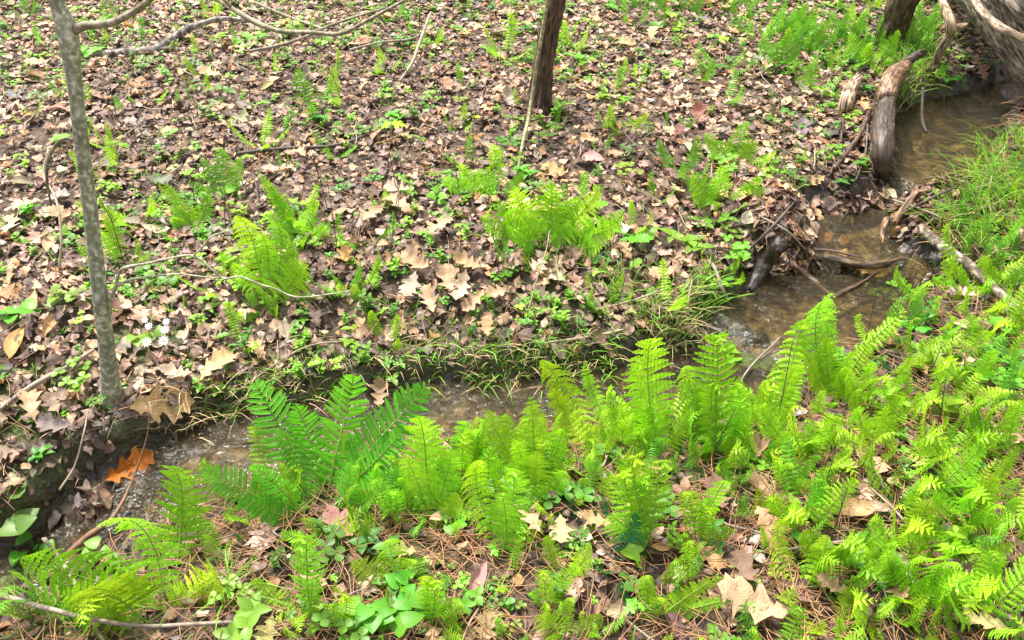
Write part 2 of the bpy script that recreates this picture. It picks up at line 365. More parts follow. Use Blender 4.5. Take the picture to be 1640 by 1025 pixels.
# ------------------------------------------------------------------ leaf shapes
def blade(n=5, prof=None, L_=1.0, Wd=0.35, fold=0.15, curl=0.2, wob=0.0, seed=0, pet=0.0):
    """simple leaf along +Y, up +Z: returns V, quads"""
    r = np.random.default_rng(seed); V = []; Q = []
    for i in range(n + 1):
        t = i / n; w = (math.sin(math.pi * t ** 0.75) if prof is None else prof(t)) * Wd * 0.5 + 0.004
        y = t * L_; z = curl * L_ * (t * t) * -1 + curl * 0.4 * t
        for s in (-1, 0, 1):
            V.append((s * w, y + pet, z + abs(s) * fold * w + (r.normal() * wob if wob else 0)))
    for i in range(n):
        for j in (0, 1):
            a = i * 3 + j; Q.append((a, a + 1, a + 4, a + 3))
    return np.array(V), np.array(Q)
def lobed(seed, kindn='oak'):
    """oak or maple leaf outline with midrib, crumpled, about 1 long along +Y"""
    r = np.random.default_rng(seed)
    if kindn == 'oak':      # (y, x) outline for one side: sinuses and pointed lobes
        base = [(0, .012), (.08, .06), (.16, .17), (.20, .16), (.24, .09), (.30, .12), (.38, .28), (.43, .33), (.46, .24), (.50, .13), (.56, .16), (.63, .30), (.69, .33), (.73, .26), (.77, .14), (.84, .17), (.90, .20), (.93, .10), (1.0, .0)]
    else:
        base = [(0, .02), (-.02, .2), (.08, .33), (.16, .28), (.26, .5), (.36, .52), (.42, .42), (.52, .5), (.50, .33), (.52, .2), (.62, .22), (.74, .26), (.78, .14), (1.0, .0)]
    V = []; Q = []; sides = []
    m = len(base)
    ys_ = [max(0, b[0]) for b in base]; ys_ = np.maximum.accumulate(ys_)
    mid = [(0, float(y), 0) for y in ys_]
    V += mid
    for s in (-1, 1):
        i0 = len(V); jit = r.uniform(.75, 1.2, m); 
        half = []
        for i, (y, x) in enumerate(base):
            V.append((s * x * jit[i] * .5, y + r.normal() * .012, 0)); 
        for i, (y, x) in enumerate(base):
            V.append((s * x * jit[i], y + (0.05 if x > .25 else 0) + r.normal() * .012, 0))
        for i in range(m - 1):
            a, b, c_, d_ = i, i + 1, i0 + i + 1, i0 + i
            Q.append((a, b, c_, d_) if s < 0 else (d_, c_, b, a))
            Q.append((i0 + i, i0 + i + 1, i0 + m + i + 1, i0 + m + i) if s < 0 else (i0 + m + i, i0 + m + i + 1, i0 + i + 1, i0 + i))
    V = np.array(V); ph = r.uniform(0, 9)
    cr = 0.16 if kindn == 'oak' else .05
    V[:, 2] = cr * (fbm(V[:, 0] * 3 + ph, V[:, 1] * 3, 1, 3)) + abs(V[:, 0]) * r.uniform(-.1, .5) * (1 if kindn == 'oak' else -.4) + (V[:, 1] - .5) ** 2 * r.uniform(-.15, .5) * (1 if kindn == 'oak' else -.5)
    return V, np.array(Q)
def drymesh(name, V, Q, seed):
    mb = MB(); ph = seed * 3.1
    c = 1.0 + 0.28 * fbm(V[:, 0] * 4 + ph, V[:, 1] * 4, 1.2, 3)
    mid = np.exp(-(V[:, 0] / 0.015) ** 2) * .15
    mb.add(V, Q, (), (c + mid)[:, None] * np.ones(3)); 
    tube(mb, [(0, .01, 0), (.01, -.08, .01), (.03, -.17, .0)], [.012, .009, .007], 4, col=(.8, .6, .45))
    return mb.mesh(name, M_DRY)
OAK = [drymesh('oak_leaf', *lobed(s), s) for s in range(9)]
def bigoval(s):
    r = np.random.default_rng(s + 50); V = []; Q = []; n = 8; w_ = r.uniform(.4, .55); cl = r.uniform(.2, 1.1); ln = r.uniform(-.3, .5)
    for i in range(n + 1):
        t = i / n; w = math.sin(math.pi * t ** .8) * w_ * .5 + .003
        for j in range(5):
            s_ = (j - 2) / 2; a = s_ * cl * 1.2
            V.append((w * math.sin(a) / max(cl * 1.2, .01) if cl > .3 else s_ * w, t, w * (1 - math.cos(a)) * 1.3 + ln * (t - .5) ** 2 + r.normal() * .012 + .02 * math.sin(t * 50) * abs(s_)))
    for i in range(n):
        for j in range(4):
            a = i * 5 + j; Q.append((a, a + 1, a + 6, a + 5))
    return np.array(V), np.array(Q)
OVAL = [drymesh('beech_leaf', *bigoval(s), s) for s in range(8)]

# ------------------------------------------------------------------ leaf litter, uncountable
PAL = np.array([1.45, 1.33, 1.18]) * np.array([(.21,.155,.14), (.16,.105,.08), (.27,.19,.145), (.40,.27,.18), (.50,.39,.29), (.075,.048,.038), (.34,.19,.09), (.30,.25,.24), (.115,.075,.068)])
PW = np.array([.22, .15, .19, .13, .07, .06, .05, .06, .07])
def rotm(az, tx, ty):
    ca, sa = np.cos(az), np.sin(az); cx, sx = np.cos(tx), np.sin(tx); cy_, sy = np.cos(ty), np.sin(ty)
    o = np.zeros_like(ca); i = o + 1
    Rz = np.stack([np.stack([ca, -sa, o], -1), np.stack([sa, ca, o], -1), np.stack([o, o, i], -1)], -2)
    Rx = np.stack([np.stack([i, o, o], -1), np.stack([o, cx, -sx], -1), np.stack([o, sx, cx], -1)], -2)
    Ry = np.stack([np.stack([cy_, o, sy], -1), np.stack([o, i, o], -1), np.stack([-sy, o, cy_], -1)], -2)
    return Rz @ Rx @ Ry
def slopefix(x, y):
    e = .02; h = H(x, y); return h, (H(x + e, y) - h) / e, (H(x, y + e) - h) / e
def scatter_leaves(x, y, size, pal_p, lift, tilt=0.16, lobes=False, dark=None, rg=rng):
    n = len(x); nst = 8 if lobes else 5
    t = np.linspace(0, 1, nst + 1)
    wp = np.sin(np.pi * t ** .8)
    if lobes: wp = wp * np.array([1, .6, 1.35, .5, 1.4, .45, 1.2, .6, 1])
    w = size * rg.uniform(.22, .42, n)
    V = np.zeros((n, (nst + 1), 3, 3))
    curl = rg.normal(0, .5, n) ; fold = rg.normal(.1, .45, n); wave = rg.uniform(0, .12, n); ph = rg.uniform(0, 6, n); tw = rg.normal(0, .5, n)
    for j, s in enumerate((-1, 0, 1)):
        xx = s * w[:, None] * wp[None]
        V[:, :, j, 0] = xx
        V[:, :, j, 1] = (t[None] - .5) * size[:, None]
        V[:, :, j, 2] = curl[:, None] * size[:, None] * (t[None] - .5) ** 2 + fold[:, None] * np.abs(xx) + wave[:, None] * size[:, None] * np.sin(t[None] * 7 + ph[:, None] + s) + tw[:, None] * xx * (t[None] - .5)
    V += rg.normal(0, .03, V.shape) * size[:, None, None, None]
    V = V.reshape(n, -1, 3)
    Rm = rotm(rg.uniform(0, 6.283, n), rg.normal(0, tilt, n), rg.normal(0, tilt, n))
    V = np.einsum('nij,nkj->nki', Rm, V)
    h, gx, gy = slopefix(x, y)
    V[:, :, 2] += gx[:, None].clip(-.6, .6) * V[:, :, 0] + gy[:, None].clip(-.6, .6) * V[:, :, 1]
    V[:, :, 0] += x[:, None]; V[:, :, 1] += y[:, None]; V[:, :, 2] += (h + lift)[:, None]
    k = (nst + 1) * 3; q = []
    for i in range(nst):
        for j in (0, 1):
            a = i * 3 + j; q.append((a, a + 1, a + 4, a + 3))
    Qs = (np.array(q)[None] + (np.arange(n) * k)[:, None, None]).reshape(-1, 4)
    ci = rg.choice(len(PAL), n, p=pal_p / pal_p.sum()); col = PAL[ci] * rg.uniform(.6, 1.45, (n, 1)) * (1 + rg.normal(0, .05, (n, 3)))
    if dark is not None: col = col * dark[:, None]
    col = np.repeat(col[:, None], k, 1) * rg.uniform(.85, 1.12, (n, k, 1))
    return V.reshape(-1, 3), Qs, col.reshape(-1, 3).clip(.005, .9)
def samp(n, box=(-3.3, 3.9, .75, 6.0)):
    x = rng.uniform(box[0], box[1], n); y = rng.uniform(box[2], box[3], n); return x, y
lit = MB()
def density(x, y):   # thinner just at the brook; patches of bare dark soil
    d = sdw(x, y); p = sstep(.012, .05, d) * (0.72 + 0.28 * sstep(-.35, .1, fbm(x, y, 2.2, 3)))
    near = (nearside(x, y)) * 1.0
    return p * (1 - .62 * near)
BANKY = lambda x: np.interp(x, CLW[:, 0], CLW[:, 1])
def nearside(x, y): return y < BANKY(x)
for n, lo, hi, lob, zl in ((62000, .010, .030, False, .004), (33000, .02, .05, False, .010), (3800, .045, .08, True, .014)):
    x, y = samp(n); keep = rng.random(n) < density(x, y); x = x[keep]; y = y[keep]; n = len(x)
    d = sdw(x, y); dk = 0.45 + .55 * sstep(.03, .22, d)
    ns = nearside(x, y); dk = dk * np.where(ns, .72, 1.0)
    lit.add(*[a for a in scatter_leaves(x, y, rng.uniform(lo, hi, n), PW, zl + rng.uniform(0, .018, n), lobes=lob, dark=dk)][:2], col=None or (1, 1, 1)) if False else None
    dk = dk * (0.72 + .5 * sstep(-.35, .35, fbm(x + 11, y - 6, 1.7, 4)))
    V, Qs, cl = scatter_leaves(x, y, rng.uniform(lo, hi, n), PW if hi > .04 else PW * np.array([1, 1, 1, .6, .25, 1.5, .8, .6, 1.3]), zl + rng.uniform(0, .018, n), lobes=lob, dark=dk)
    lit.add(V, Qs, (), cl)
o = link('leaf_litter', lit.mesh('leaf_litter', M_DRY)); kind(tag(o, 'brown and grey dead leaves covering the forest floor on both banks', 'leaf litter'), 'stuff')
# wet leaf heaps that dam the pools
def heap(u, v, z, r, n, rx=1.0, wet=.5):
    p = unproj(u, v, z); a = rng.normal(0, r * .62, n) * rx; b = rng.normal(0, r * .62, n)
    return scatter_leaves(p[0] + a, p[1] + b, rng.uniform(.022, .065, n), np.array([.2, .2, .15, .12, .04, .3, .12, .05, .2]), rng.uniform(.005, .03, n), .26, dark=np.full(n, wet) * rng.uniform(.6, 1.6, n))
dam = MB()
for a in ((1240, 345, 0, .13, 700, 1.0, .8), (1470, 318, 0, .075, 330, 1.9, .75), (1255, 390, 0, .06, 240, 1.2, .6), (1350, 320, 0, .03, 120, 2.5, .6), (1330, 412, -.05, .02, 110, 5., .6), (1380, 245, 0, .08, 70), (150, 805, -.2, .07, 60, 1.2, .3), (1470,375,-.02,.06,70), (1120,545,-.1,.04,40)):
    V, Qs, cl = heap(*a); dam.add(V, Qs, (), cl)
o = link('wet_leaf_drift', dam.mesh('wet_leaf_drift', M_DRY)); kind(tag(o, 'dark wet dead leaves heaped into small dams between the pools', 'wet leaves'), 'stuff')

# ------------------------------------------------------------------ pine needles and straw
def strands(n, x, y, L_, w, colf, lift, rg=rng, seg=3, arch=.02, az=None):
    mb = MB(); az = rg.uniform(0, 6.283, n) if az is None else az
    t = np.linspace(-.5, .5, seg + 1); P = np.zeros((n, seg + 1, 3)); bend = rg.normal(0, .25, n)
    lx = t[None] * L_[:, None]; ly = bend[:, None] * L_[:, None] * (t[None] ** 2)
    P[:, :, 0] = x[:, None] + lx * np.cos(az)[:, None] - ly * np.sin(az)[:, None]
    P[:, :, 1] = y[:, None] + lx * np.sin(az)[:, None] + ly * np.cos(az)[:, None]
    hh = H(P[:, :, 0], P[:, :, 1]); P[:, :, 2] = hh.max(1)[:, None] * .6 + hh * .4 + lift[:, None] + rg.normal(0, 1, n)[:, None] * t[None] * arch
    side = np.stack([-np.sin(az), np.cos(az), 0 * az], -1)[:, None] * w
    up = np.array([0, 0, 1.0]) * w * 1.1
    V = np.stack([P - side, P + side, P + up], 2).reshape(n, -1, 3); q = []
    for i in range(seg):
        for j in range(3):
            a = i * 3 + j; b = i * 3 + (j + 1) % 3; q.append((a, b, b + 3, a + 3))
    k = (seg + 1) * 3
    Qs = (np.array(q)[None] + (np.arange(n) * k)[:, None, None]).reshape(-1, 4)
    mb.add(V.reshape(-1, 3), Qs, (), np.repeat(colf(n), k, 0)); return mb
x, y = samp(80000); ns = nearside(x, y); d = sdw(x, y)
keep = (d > .05) & (rng.random(80000) < np.where(ns, .95 * (0.5 + .5 * sstep(-.2, .25, fbm(x + 3, y, 2.5, 3))), .05)) ; x = x[keep]; y = y[keep]; n = len(x)
nc = lambda n: np.array([.44, .235, .125]) * rng.uniform(.5, 1.35, (n, 1)) * (1 + rng.normal(0, .06, (n, 3)))
o = link('pine_needles', strands(n, x, y, rng.uniform(.08, .18, n), .0011, nc, rng.uniform(.008, .035, n)).mesh('pine_needles', M_STRAW))
kind(tag(o, 'rust brown pine needles strewn over the near bank litter', 'pine needles'), 'stuff')
x, y = samp(16000); keep = (sdw(x, y) > .03) & (~nearside(x, y)) & (rng.random(16000) < .3 + .7 * sstep(-.1, .3, fbm(x - 7, y, 2, 3))); x = x[keep]; y = y[keep]; n = len(x)
sw = lambda n: np.array([.36, .26, .19]) * rng.uniform(.4, 1.4, (n, 1)) * (1 + rng.normal(0, .06, (n, 3)))
o = link('straw_litter', strands(n, x, y, rng.uniform(.03, .12, n), .0009, sw, rng.uniform(.012, .03, n)).mesh('straw_litter', M_STRAW))
kind(tag(o, 'broken straw and fine twigs mixed through the far bank litter', 'straw'), 'stuff')

# ------------------------------------------------------------------ grass, moss and low ground cover
def grass(spots, colf, w=.0022):
    mb = MB()
    for (B0, n, r_, h, lean) in spots:
        x = B0[0] + rng.normal(0, r_, n); y = B0[1] + rng.normal(0, r_, n); z = H(x, y)
        ok = sdw(x, y) > -.03
        x, y, z = x[ok], y[ok], z[ok]; m = len(x)
        if not m: continue
        az = rng.uniform(0, 6.283, m); hh = h * rng.uniform(.5, 1.2, m); ln = rng.uniform(.2, 1.1, m) * hh
        dx = np.cos(az) * ln + lean[0] * hh; dy = np.sin(az) * ln + lean[1] * hh
        t = np.array([0, .3, .6, .85, 1]); ws = np.array([1, .95, .75, .45, .05]) * w
        P = np.zeros((m, 5, 3)); P[:, :, 0] = x[:, None] + dx[:, None] * t ** 1.7; P[:, :, 1] = y[:, None] + dy[:, None] * t ** 1.7
        P[:, :, 2] = z[:, None] - .004 + hh[:, None] * (t - .38 * t ** 3 * (ln / hh)[:, None])
        sd_ = np.stack([-np.sin(az + rng.normal(0, .6, m)), np.cos(az), 0 * az], -1)[:, None] * ws[None, :, None]
        V = np.stack([P - sd_, P + sd_], 2).reshape(m, -1, 3)
        q = np.array([(i * 2, i * 2 + 1, i * 2 + 3, i * 2 + 2) for i in range(4)])
        mb.add(V.reshape(-1, 3), (q[None] + (np.arange(m) * 10)[:, None, None]).reshape(-1, 4), (), np.repeat(colf(m), 10, 0))
    return mb
gc = lambda n: np.array([.2, .42, .04]) * rng.uniform(.6, 1.5, (n, 1)) * (1 + rng.normal(0, .1, (n, 3)))
sc = lambda n: np.array([.42, .31, .17]) * rng.uniform(.6, 1.35, (n, 1)) * (1 + rng.normal(0, .05, (n, 3)))
gs = []; ds = []
for (u, v, n, r_, h, lx, ly) in [
    (1590,290,110,.06,.16,-.5,-.3),(1560,330,100,.06,.15,-.5,-.3),(1540,370,110,.05,.15,-.4,-.3),(1600,240,90,.07,.14,-.5,-.2),(1625,330,120,.07,.16,-.4,-.2),
    (1455,120,140,.05,.16,-.3,-.2),(1470,90,100,.05,.16,0,-.2),(1440,150,60,.03,.12,.2,-.2),
    (1090,500,80,.05,.1,.3,-.1),(1060,520,70,.05,.09,.2,-.3),(990,500,60,.06,.09,0,-.2),(980,460,50,.04,.09,0,0),(900,560,60,.07,.06,0,-.2),(830,575,70,.08,.05,0,-.3),
    (760,560,60,.07,.05,0,-.2),(480,600,60,.06,.06,-.3,-.2),(430,610,40,.05,.06,-.2,-.2),(520,585,40,.05,.06,0,-.2),(335,660,40,.03,.06,0,0),(370,950,24,.02,.1,0,0),(375,960,14,.015,.12,.4,0),
    (640,540,50,.07,.06,0,0),(1120,480,50,.04,.1,.4,-.1),(1240,270,60,.06,.07,0,0),(1130,460,40,.05,.08,.2,-.1),(870,440,30,.08,.08,0,0),(1550,450,60,.08,.1,0,0),(1610,420,60,.08,.1,0,0),
    (1330,340,12,.02,.06,0,0),(700,520,40,.08,.05,0,0),(240,480,40,.05,.08,0,0),(410,400,30,.06,.08,0,0)]:
    p = ground(u, v); gs.append((p, n, r_, h, (lx, ly)))
    if n > 55: ds.append((p, n // 3, r_, h * .9, (lx, ly - .3)))
x, y = samp(700)
for a, b in zip(x, y):
    if sdw(a, b) > .02: gs.append((np.array([a, b, 0]), int(rng.integers(2, 9)), .02, R(.025, .07), (0, 0)))
for (u, v, n, r_, h, lx, ly) in [(1080,520,60,.04,.12,.3,-.5),(1065,560,40,.04,.1,0,-.4),(1540,395,60,.05,.12,-.4,-.4),(1425,130,50,.03,.08,0,-.3),(440,620,40,.06,.07,0,-.4),(300,640,30,.06,.07,0,-.4),(120,700,25,.07,.07,0,-.3),(230,600,60,.08,.06,0,0),(1490,490,40,.06,.08,-.3,0)]:
    ds.append((ground(u, v), n, r_, h, (lx, ly)))
for i in range(5, 15):
    for f in np.arange(0, 1, .08):
        p = OW[i] * (1 - f) + OW[i + 1] * f + [rng.normal(0, .01), abs(rng.normal(.035, .025))]
        if R(0, 1) < .7 * sstep(-.25, .25, fbm(p[0] * 4, p[1] * 4, 1.0, 2)): gs.append((np.array([p[0], p[1], 0]), int(rng.integers(5, 16)), .025, R(.04, .08), (R(-.3, .3), R(-.8, -.1))))
        if R(0, 1) < .5: ds.append((np.array([p[0], p[1], 0]), int(rng.integers(4, 12)), .025, R(.05, .1), (R(-.5, .5), R(-1, -.3))))
kind(tag(link('grass', grass(gs, gc).mesh('grass', M_GREEN)), 'fresh green grass blades growing along the brook and in the litter', 'grass'), 'stuff')
kind(tag(link('dry_grass', grass(ds, sc, .0016).mesh('dry_grass', M_STRAW)), 'straw coloured dead grass hanging over the bank edges', 'dry grass'), 'stuff')
ms = MB()
n = 30000; x, y = samp(n); Dm = sdw(x, y); mm = sstep(0.05, 0.25, fbm(x, y, 2.6, 4)) * (1 - sstep(.25, .5, Dm)) * .7
for (u, v, r) in ((90,730,.2),(200,700,.16),(480,600,.13),(640,590,.16),(760,590,.16),(980,570,.12),(1250,240,.16)):
    p = unproj(u, v, -.05); mm = np.maximum(mm, np.exp(-((x - p[0]) ** 2 + (y - p[1]) ** 2) / r ** 2))
kp = (rng.random(n) < mm) & (Dm > .02); x, y = x[kp], y[kp]
kp = [(np.array([a, b, 0]), 3, .006, .012, (0, 0)) for a, b in zip(x, y)]
mc = lambda n: np.array([.09, .14, .02]) * rng.uniform(.4, 1.5, (n, 1))
kind(tag(link('moss', grass(kp, mc, .0014).mesh('moss', M_GREEN)), 'low olive moss on the earth of the bank', 'moss'), 'stuff')

# ------------------------------------------------------------------ fern frond shapes
def frond_mesh(seed, style, n=20, width=.42, arch=1.0, hook=0.0, stipe=.18, curly=0.0, m=9):
    r = np.random.default_rng(seed); K = 60
    t = np.linspace(0, 1, K)
    th = -arch * t ** 1.3 - hook * sstep(.72, 1.0, t) * 3.2 + .08 * np.sin(t * 9 + seed)
    dp = np.stack([np.zeros(K) + .05 * np.sin(t * 5 + seed * 2), np.sin(-th) * -1, np.cos(th)], -1) / K
    dp[:, 1] = np.sin(th) / K
    P = np.vstack([[0, 0, 0], np.cumsum(dp, 0)[:-1]])
    ch = P[-1] / np.linalg.norm(P[-1]) if hook < .3 else P[int(K * .85)] / np.linalg.norm(P[int(K * .85)])
    Lc = np.linalg.norm(P[-1] if hook < .3 else P[int(K * .85)])
    zc = ch; xc = np.array([1, 0, 0]) - ch * ch[0]; xc /= np.linalg.norm(xc); yc = np.cross(zc, xc)
    M = np.stack([xc, yc, zc]); P = P @ M.T / Lc
    T = np.gradient(P, axis=0); T /= np.linalg.norm(T, axis=1)[:, None]
    grav = r.uniform(.02, .3) if style != 'christmas' else 0
    Xv = np.array([1.0, 0, 0]); mb = MB(); sb = MB()
    tube(sb, P[::3], np.linspace(.0085, .002, len(P[::3])), 5, col=(1, 1, 1), cap=True)
    for i in range(n):
        f = i / (n - 1); tt = stipe + (1 - stipe) * (f ** .92) * .985
        k = tt * (K - 1); i0 = min(int(k), K - 2); p = P[i0] + (P[i0 + 1] - P[i0]) * (k - i0); tg = T[i0]
        Sx = Xv - tg * (Xv @ tg); Sx /= np.linalg.norm(Sx); Nn = np.cross(tg, Sx) * -1   # convex side is -Y after cross; fix below
        Nn = np.cross(Sx, tg) * -1
        if style == 'christmas': wl = math.sin(math.pi * (0.16 + .84 * f) ** .8) ** .6 * width * .5
        elif style == 'tri': wl = (1 - f) ** .85 * width * .5 * (1 if f > .06 else .8)
        elif style == 'young': wl = (math.sin(math.pi * (.22 + .78 * f) ** .8) * .9 + .06) * width * .5
        else: wl = (min(1, .45 + 2.2 * f) * (1 - f ** 1.6) ** .9 + .015) * width * .5
        gap = (1 - stipe) / n
        for s in (-1, 1):
            a = math.radians(12 + 38 * f ** 2 + r.normal() * 5)
            dr = s * Sx * math.cos(a) + tg * math.sin(a)
            w = wl * r.uniform(.88, 1.08); droop = r.uniform(-.75, .1); cu = curly * r.uniform(.6, 1.5)
            if style == 'christmas':
                hw = gap * .42
                prof = [.55, .95, 1.05, 1.0, .66, .04]; tp = [0, .15, .4, .7, .88, 1]
                V = []
                for q_, (pp, u_) in enumerate(zip(prof, tp)):
                    c0 = p + dr * w * u_ + Nn * (w * (.10 * u_ + droop * .5 * u_ * u_)) + tg * (.10 * w * u_ * u_)
                    for e in (-1, 0, 1): V.append(c0 + tg * e * hw * pp + Nn * (abs(e) * .25 * hw))
                Q = [(j * 3 + e, j * 3 + e + 1, j * 3 + e + 4, j * 3 + e + 3) for j in range(5) for e in (0, 1)]
                g = r.uniform(.85, 1.15); mb.add(V, Q, (), (g, g, g)); continue
            mm_ = max(3, int(round(m * (.45 + .55 * w / (width * .5 + 1e-6)))))
            hw = min(gap * (.6 if style != 'tri' else .5), w * .32); ax = []; ang = 0
            c0 = p.copy(); ds_ = w / mm_
            dcur = dr + Nn * (.12); dcur /= np.linalg.norm(dcur)
            ax.append(c0.copy()); dirs = [dcur.copy()]
            for j in range(mm_):
                dcur = dcur + Nn * (droop * .35 / mm_ * 3 + cu * (j / mm_) * .9) * .5 + tg * .03 - np.array([0, 0, grav]); dcur /= np.linalg.norm(dcur)
                c0 = c0 + dcur * ds_; ax.append(c0.copy()); dirs.append(dcur.copy())
            V = list(ax); Q = []; 
            for j in range(mm_):
                u_ = (j + .3) / mm_; lw = hw * (1 - u_ ** 2.1) * (1.0 if j else .85) + .002
                for e in (-1, 1):
                    side = tg * e; lift = Nn * (lw * (r.uniform(-.25, .3) + curly * .5))
                    A = ax[j] + side * lw + lift + dirs[j] * ds_ * .22; Bq = ax[j] + side * lw * .88 + lift * .8 + dirs[j] * ds_ * 1.0
                    k0 = len(V); V += [A, Bq]
                    Q.append((j, k0, k0 + 1, j + 1) if e > 0 else (j + 1, k0 + 1, k0, j))
            cv = np.ones((len(V), 3)) * r.uniform(.85, 1.12) * (np.array([.92, .95, 1]) * (1 - f) + np.array([1.15, 1.06, 1]) * f); cv[:mm_ + 1] *= .85
            mb.add(V, Q, (), cv)
    return mb.mesh('frond_' + style, M_GREEN, False), sb.mesh('stalk', M_STRAW)
FR = {}
for k in range(7):
    FR.setdefault('lady', []).append(frond_mesh(k, 'lady', 17 + k, .50, .9 + .25 * k, .12 * (k % 3), .12, 0.15 * (k % 2), 8))
    FR.setdefault('wide', []).append(frond_mesh(10 + k, 'tri', 12 + k, .80, .7 + .25 * k, 0, .22, 0.1, 10))
    FR.setdefault('narrow', []).append(frond_mesh(20 + k, 'lady', 19, .30, .8 + .2 * k, .1, .12, 0.1, 6))
    FR.setdefault('young', []).append(frond_mesh(30 + k, 'young', 17, .38, .3 + .1 * k, .5 + .12 * k, .2, .9, 6))
    FR.setdefault('curly', []).append(frond_mesh(40 + k, 'young', 15, .46, .6 + .2 * k, .35, .3, 1.5, 6))
    FR.setdefault('christmas', []).append(frond_mesh(50 + k, 'christmas', 19 + k % 3, .36, .5 + .2 * k, .1 * (k % 2), .12))
BRIGHT = (.40, .76, .025); MID = (.20, .52, .03); DARK = (.03, .20, .05); YEL = (.46, .76, .025)
def basis(B, T, hint):
    z = np.asarray(T, float) - B; Ln = np.linalg.norm(z); z /= Ln
    y = -(np.asarray(hint, float)); y = y - z * (y @ z)
    if np.linalg.norm(y) < 1e-3: y = np.array([0, 1.0, 0]) - z * z[1]
    y /= np.linalg.norm(y); x = np.cross(y, z)
    M = Matrix.Identity(4)
    for i in range(3): M[i][0] = x[i] * Ln; M[i][1] = y[i] * Ln; M[i][2] = z[i] * Ln
    return M
FERNPX = []
def add_frond(t, B, T, style, col, hint=None, var=None):
    k = int(rng.integers(7)) if var is None else var
    hint = hint if hint is not None else (R(-.22, .22), R(-.9, -.4), R(.5, 1.0))
    M = basis(B, T, hint); kk = R(.66, 1.15); cc = (col[0] * kk * R(.8, 1.15), col[1] * kk, col[2] * kk * R(.7, 1.6))
    fm, sm = FR[style][k]
    f = link('frond', fm, t, M=M, color=cc)
    link('stalk', sm, f, M=Matrix.Identity(4), color=(.22, .36, .05) if col is not DARK else (.08, .14, .03))
    return f
def fern(u, v, tips, label, col=BRIGHT, style='lady', group=None, name='fern'):
    """tips: (u, v, depth offset[, style[, colour]])"""
    B = ground(u, v); t = thing(name, B, label, 'fern', group); FERNPX.append((u, v))
    for q in tips:
        T = on_plane_y(q[0], q[1], B[1] + q[2]); hz = float(H(T[0], T[1])) + .02
        if T[2] < hz: T[2] = hz
        add_frond(t, B, T, q[3] if len(q) > 3 else style, q[4] if len(q) > 4 else col)
        L0 = float(np.linalg.norm(T - B))
    if group in ('ferns on the near bank', 'ferns on the far bank'):
        for k in range(7 if 'clump' in label or 'lush' in label else 4 if group[13:16] == 'far' else 2):
            az = R(0, 6.28); e = R(.45, 1.1); l = min(.26 if 'clump' in label else .2, L0) * R(.5, .95)
            add_frond(t, B, B + l * np.array([math.cos(az) * math.cos(e), math.sin(az) * math.cos(e), math.sin(e)]), ('lady', 'wide', 'young', 'curly')[k % 4], col)
    return t
def fern_at(B, n, Ln, style, col, label, group, el=(35, 75), name='fern'):
    t = thing(name, B, label, 'fern', group); a0 = R(0, 6.28)
    for i in range(n):
        az = a0 + i * 6.283 / n + R(-.5, .5); e = math.radians(R(*el)); l = Ln * R(.7, 1.15)
        T = B + l * np.array([math.cos(az) * math.cos(e), math.sin(az) * math.cos(e), math.sin(e)])
        h = (-math.cos(az) * math.sin(e) * .8 + R(-.3, .3), -math.sin(az) * math.sin(e) * .8 + R(-.3, .3) - .2, math.cos(e) + .3)
        add_frond(t, B, T, style, col, h)
    return t
#FERNS
exec_ferns = None
G1 = 'ferns on the far bank'; G2 = 'ferns on the near bank'; G3 = 'christmas ferns beside the brook'
# near bank, left to right
fern(282, 920, [(262,747,.05),(318,895,.05,'wide',YEL),(300,935,-.1,'wide',YEL),(240,960,-.08,'wide',YEL)], 'fern with one tall upright frond above the dark pool at lower left', BRIGHT, 'lady', G2)
fern(262, 978, [(30,895,-.05,'wide',BRIGHT),(95,950,-.09,'wide',BRIGHT),(150,850,.0,'lady',BRIGHT)], 'fern whose long frond lies to the left with big upright side leaflets', BRIGHT, 'wide', G2)
fern(235, 1000, [(120,955,-.1,'wide'),(130,1010,-.15,'wide',YEL),(310,940,-.06,'lady',YEL)], 'yellow green fern spreading over the grey branch at lower left', YEL, 'wide', G2)
fern(60, 1000, [(10,915,-.04),(-20,965,-.06),(90,925,-.03),(110,980,-.1)], 'fern in the bottom left corner behind the grey branch', MID, 'wide', G2)
fern(345, 900, [(285,815,.05,'curly'),(330,835,.05,'curly')], 'fern with nodding curled frond right of the tall upright frond', BRIGHT, 'lady', G2)
ch = 'christmas_fern'
fern(524, 800, [(406,610,.1),(684,616,.08),(565,600,.12),(470,650,.06),(640,690,.02)], 'dark fern with stout smooth leaflets, two tall fronds over the brook', (.22, .62, .035), 'christmas', G3, ch)
fern(488, 838, [(326,750,-.03),(400,745,.02),(440,690,.1,'lady',MID),(380,800,-.06,'christmas')], 'dark fern with broad low frond arching left to the brook edge', (.19, .56, .035), 'christmas', G3, ch)
fern(545, 822, [(655,752,.0),(600,790,-.05),(560,740,.0)], 'dark fern with low smooth frond pointing right under the yellow ferns', (.24, .64, .035), 'christmas', G3, ch)
fern(545, 890, [(450,850,.03,'christmas'),(480,830,.05,'lady')], 'light green fern with smooth leaflets pointing left over pine needles', BRIGHT, 'christmas', G3, ch)
fern(690, 842, [(668,667,.06),(640,720,.06),(720,720,.06)], 'upright pale fern with tip against the brown brook', BRIGHT, 'lady', G2)
fern(655, 838, [(756,822,-.03,'wide',YEL),(720,760,.05,'wide',YEL),(640,770,.02)], 'yellow green fern arching right beside the upright pale fern', YEL, 'lady', G2)
fern(642, 850, [(600,770,.02,'curly'),(630,790,.0,'curly')], 'fern with crumpled frond arching left behind the yellow fern', BRIGHT, 'curly', G2)
fern(515, 888, [(605,828,.02,'wide',YEL),(470,870,0,'narrow')], 'fern with yellow frond slanting right in front of the christmas ferns', YEL, 'wide', G2)
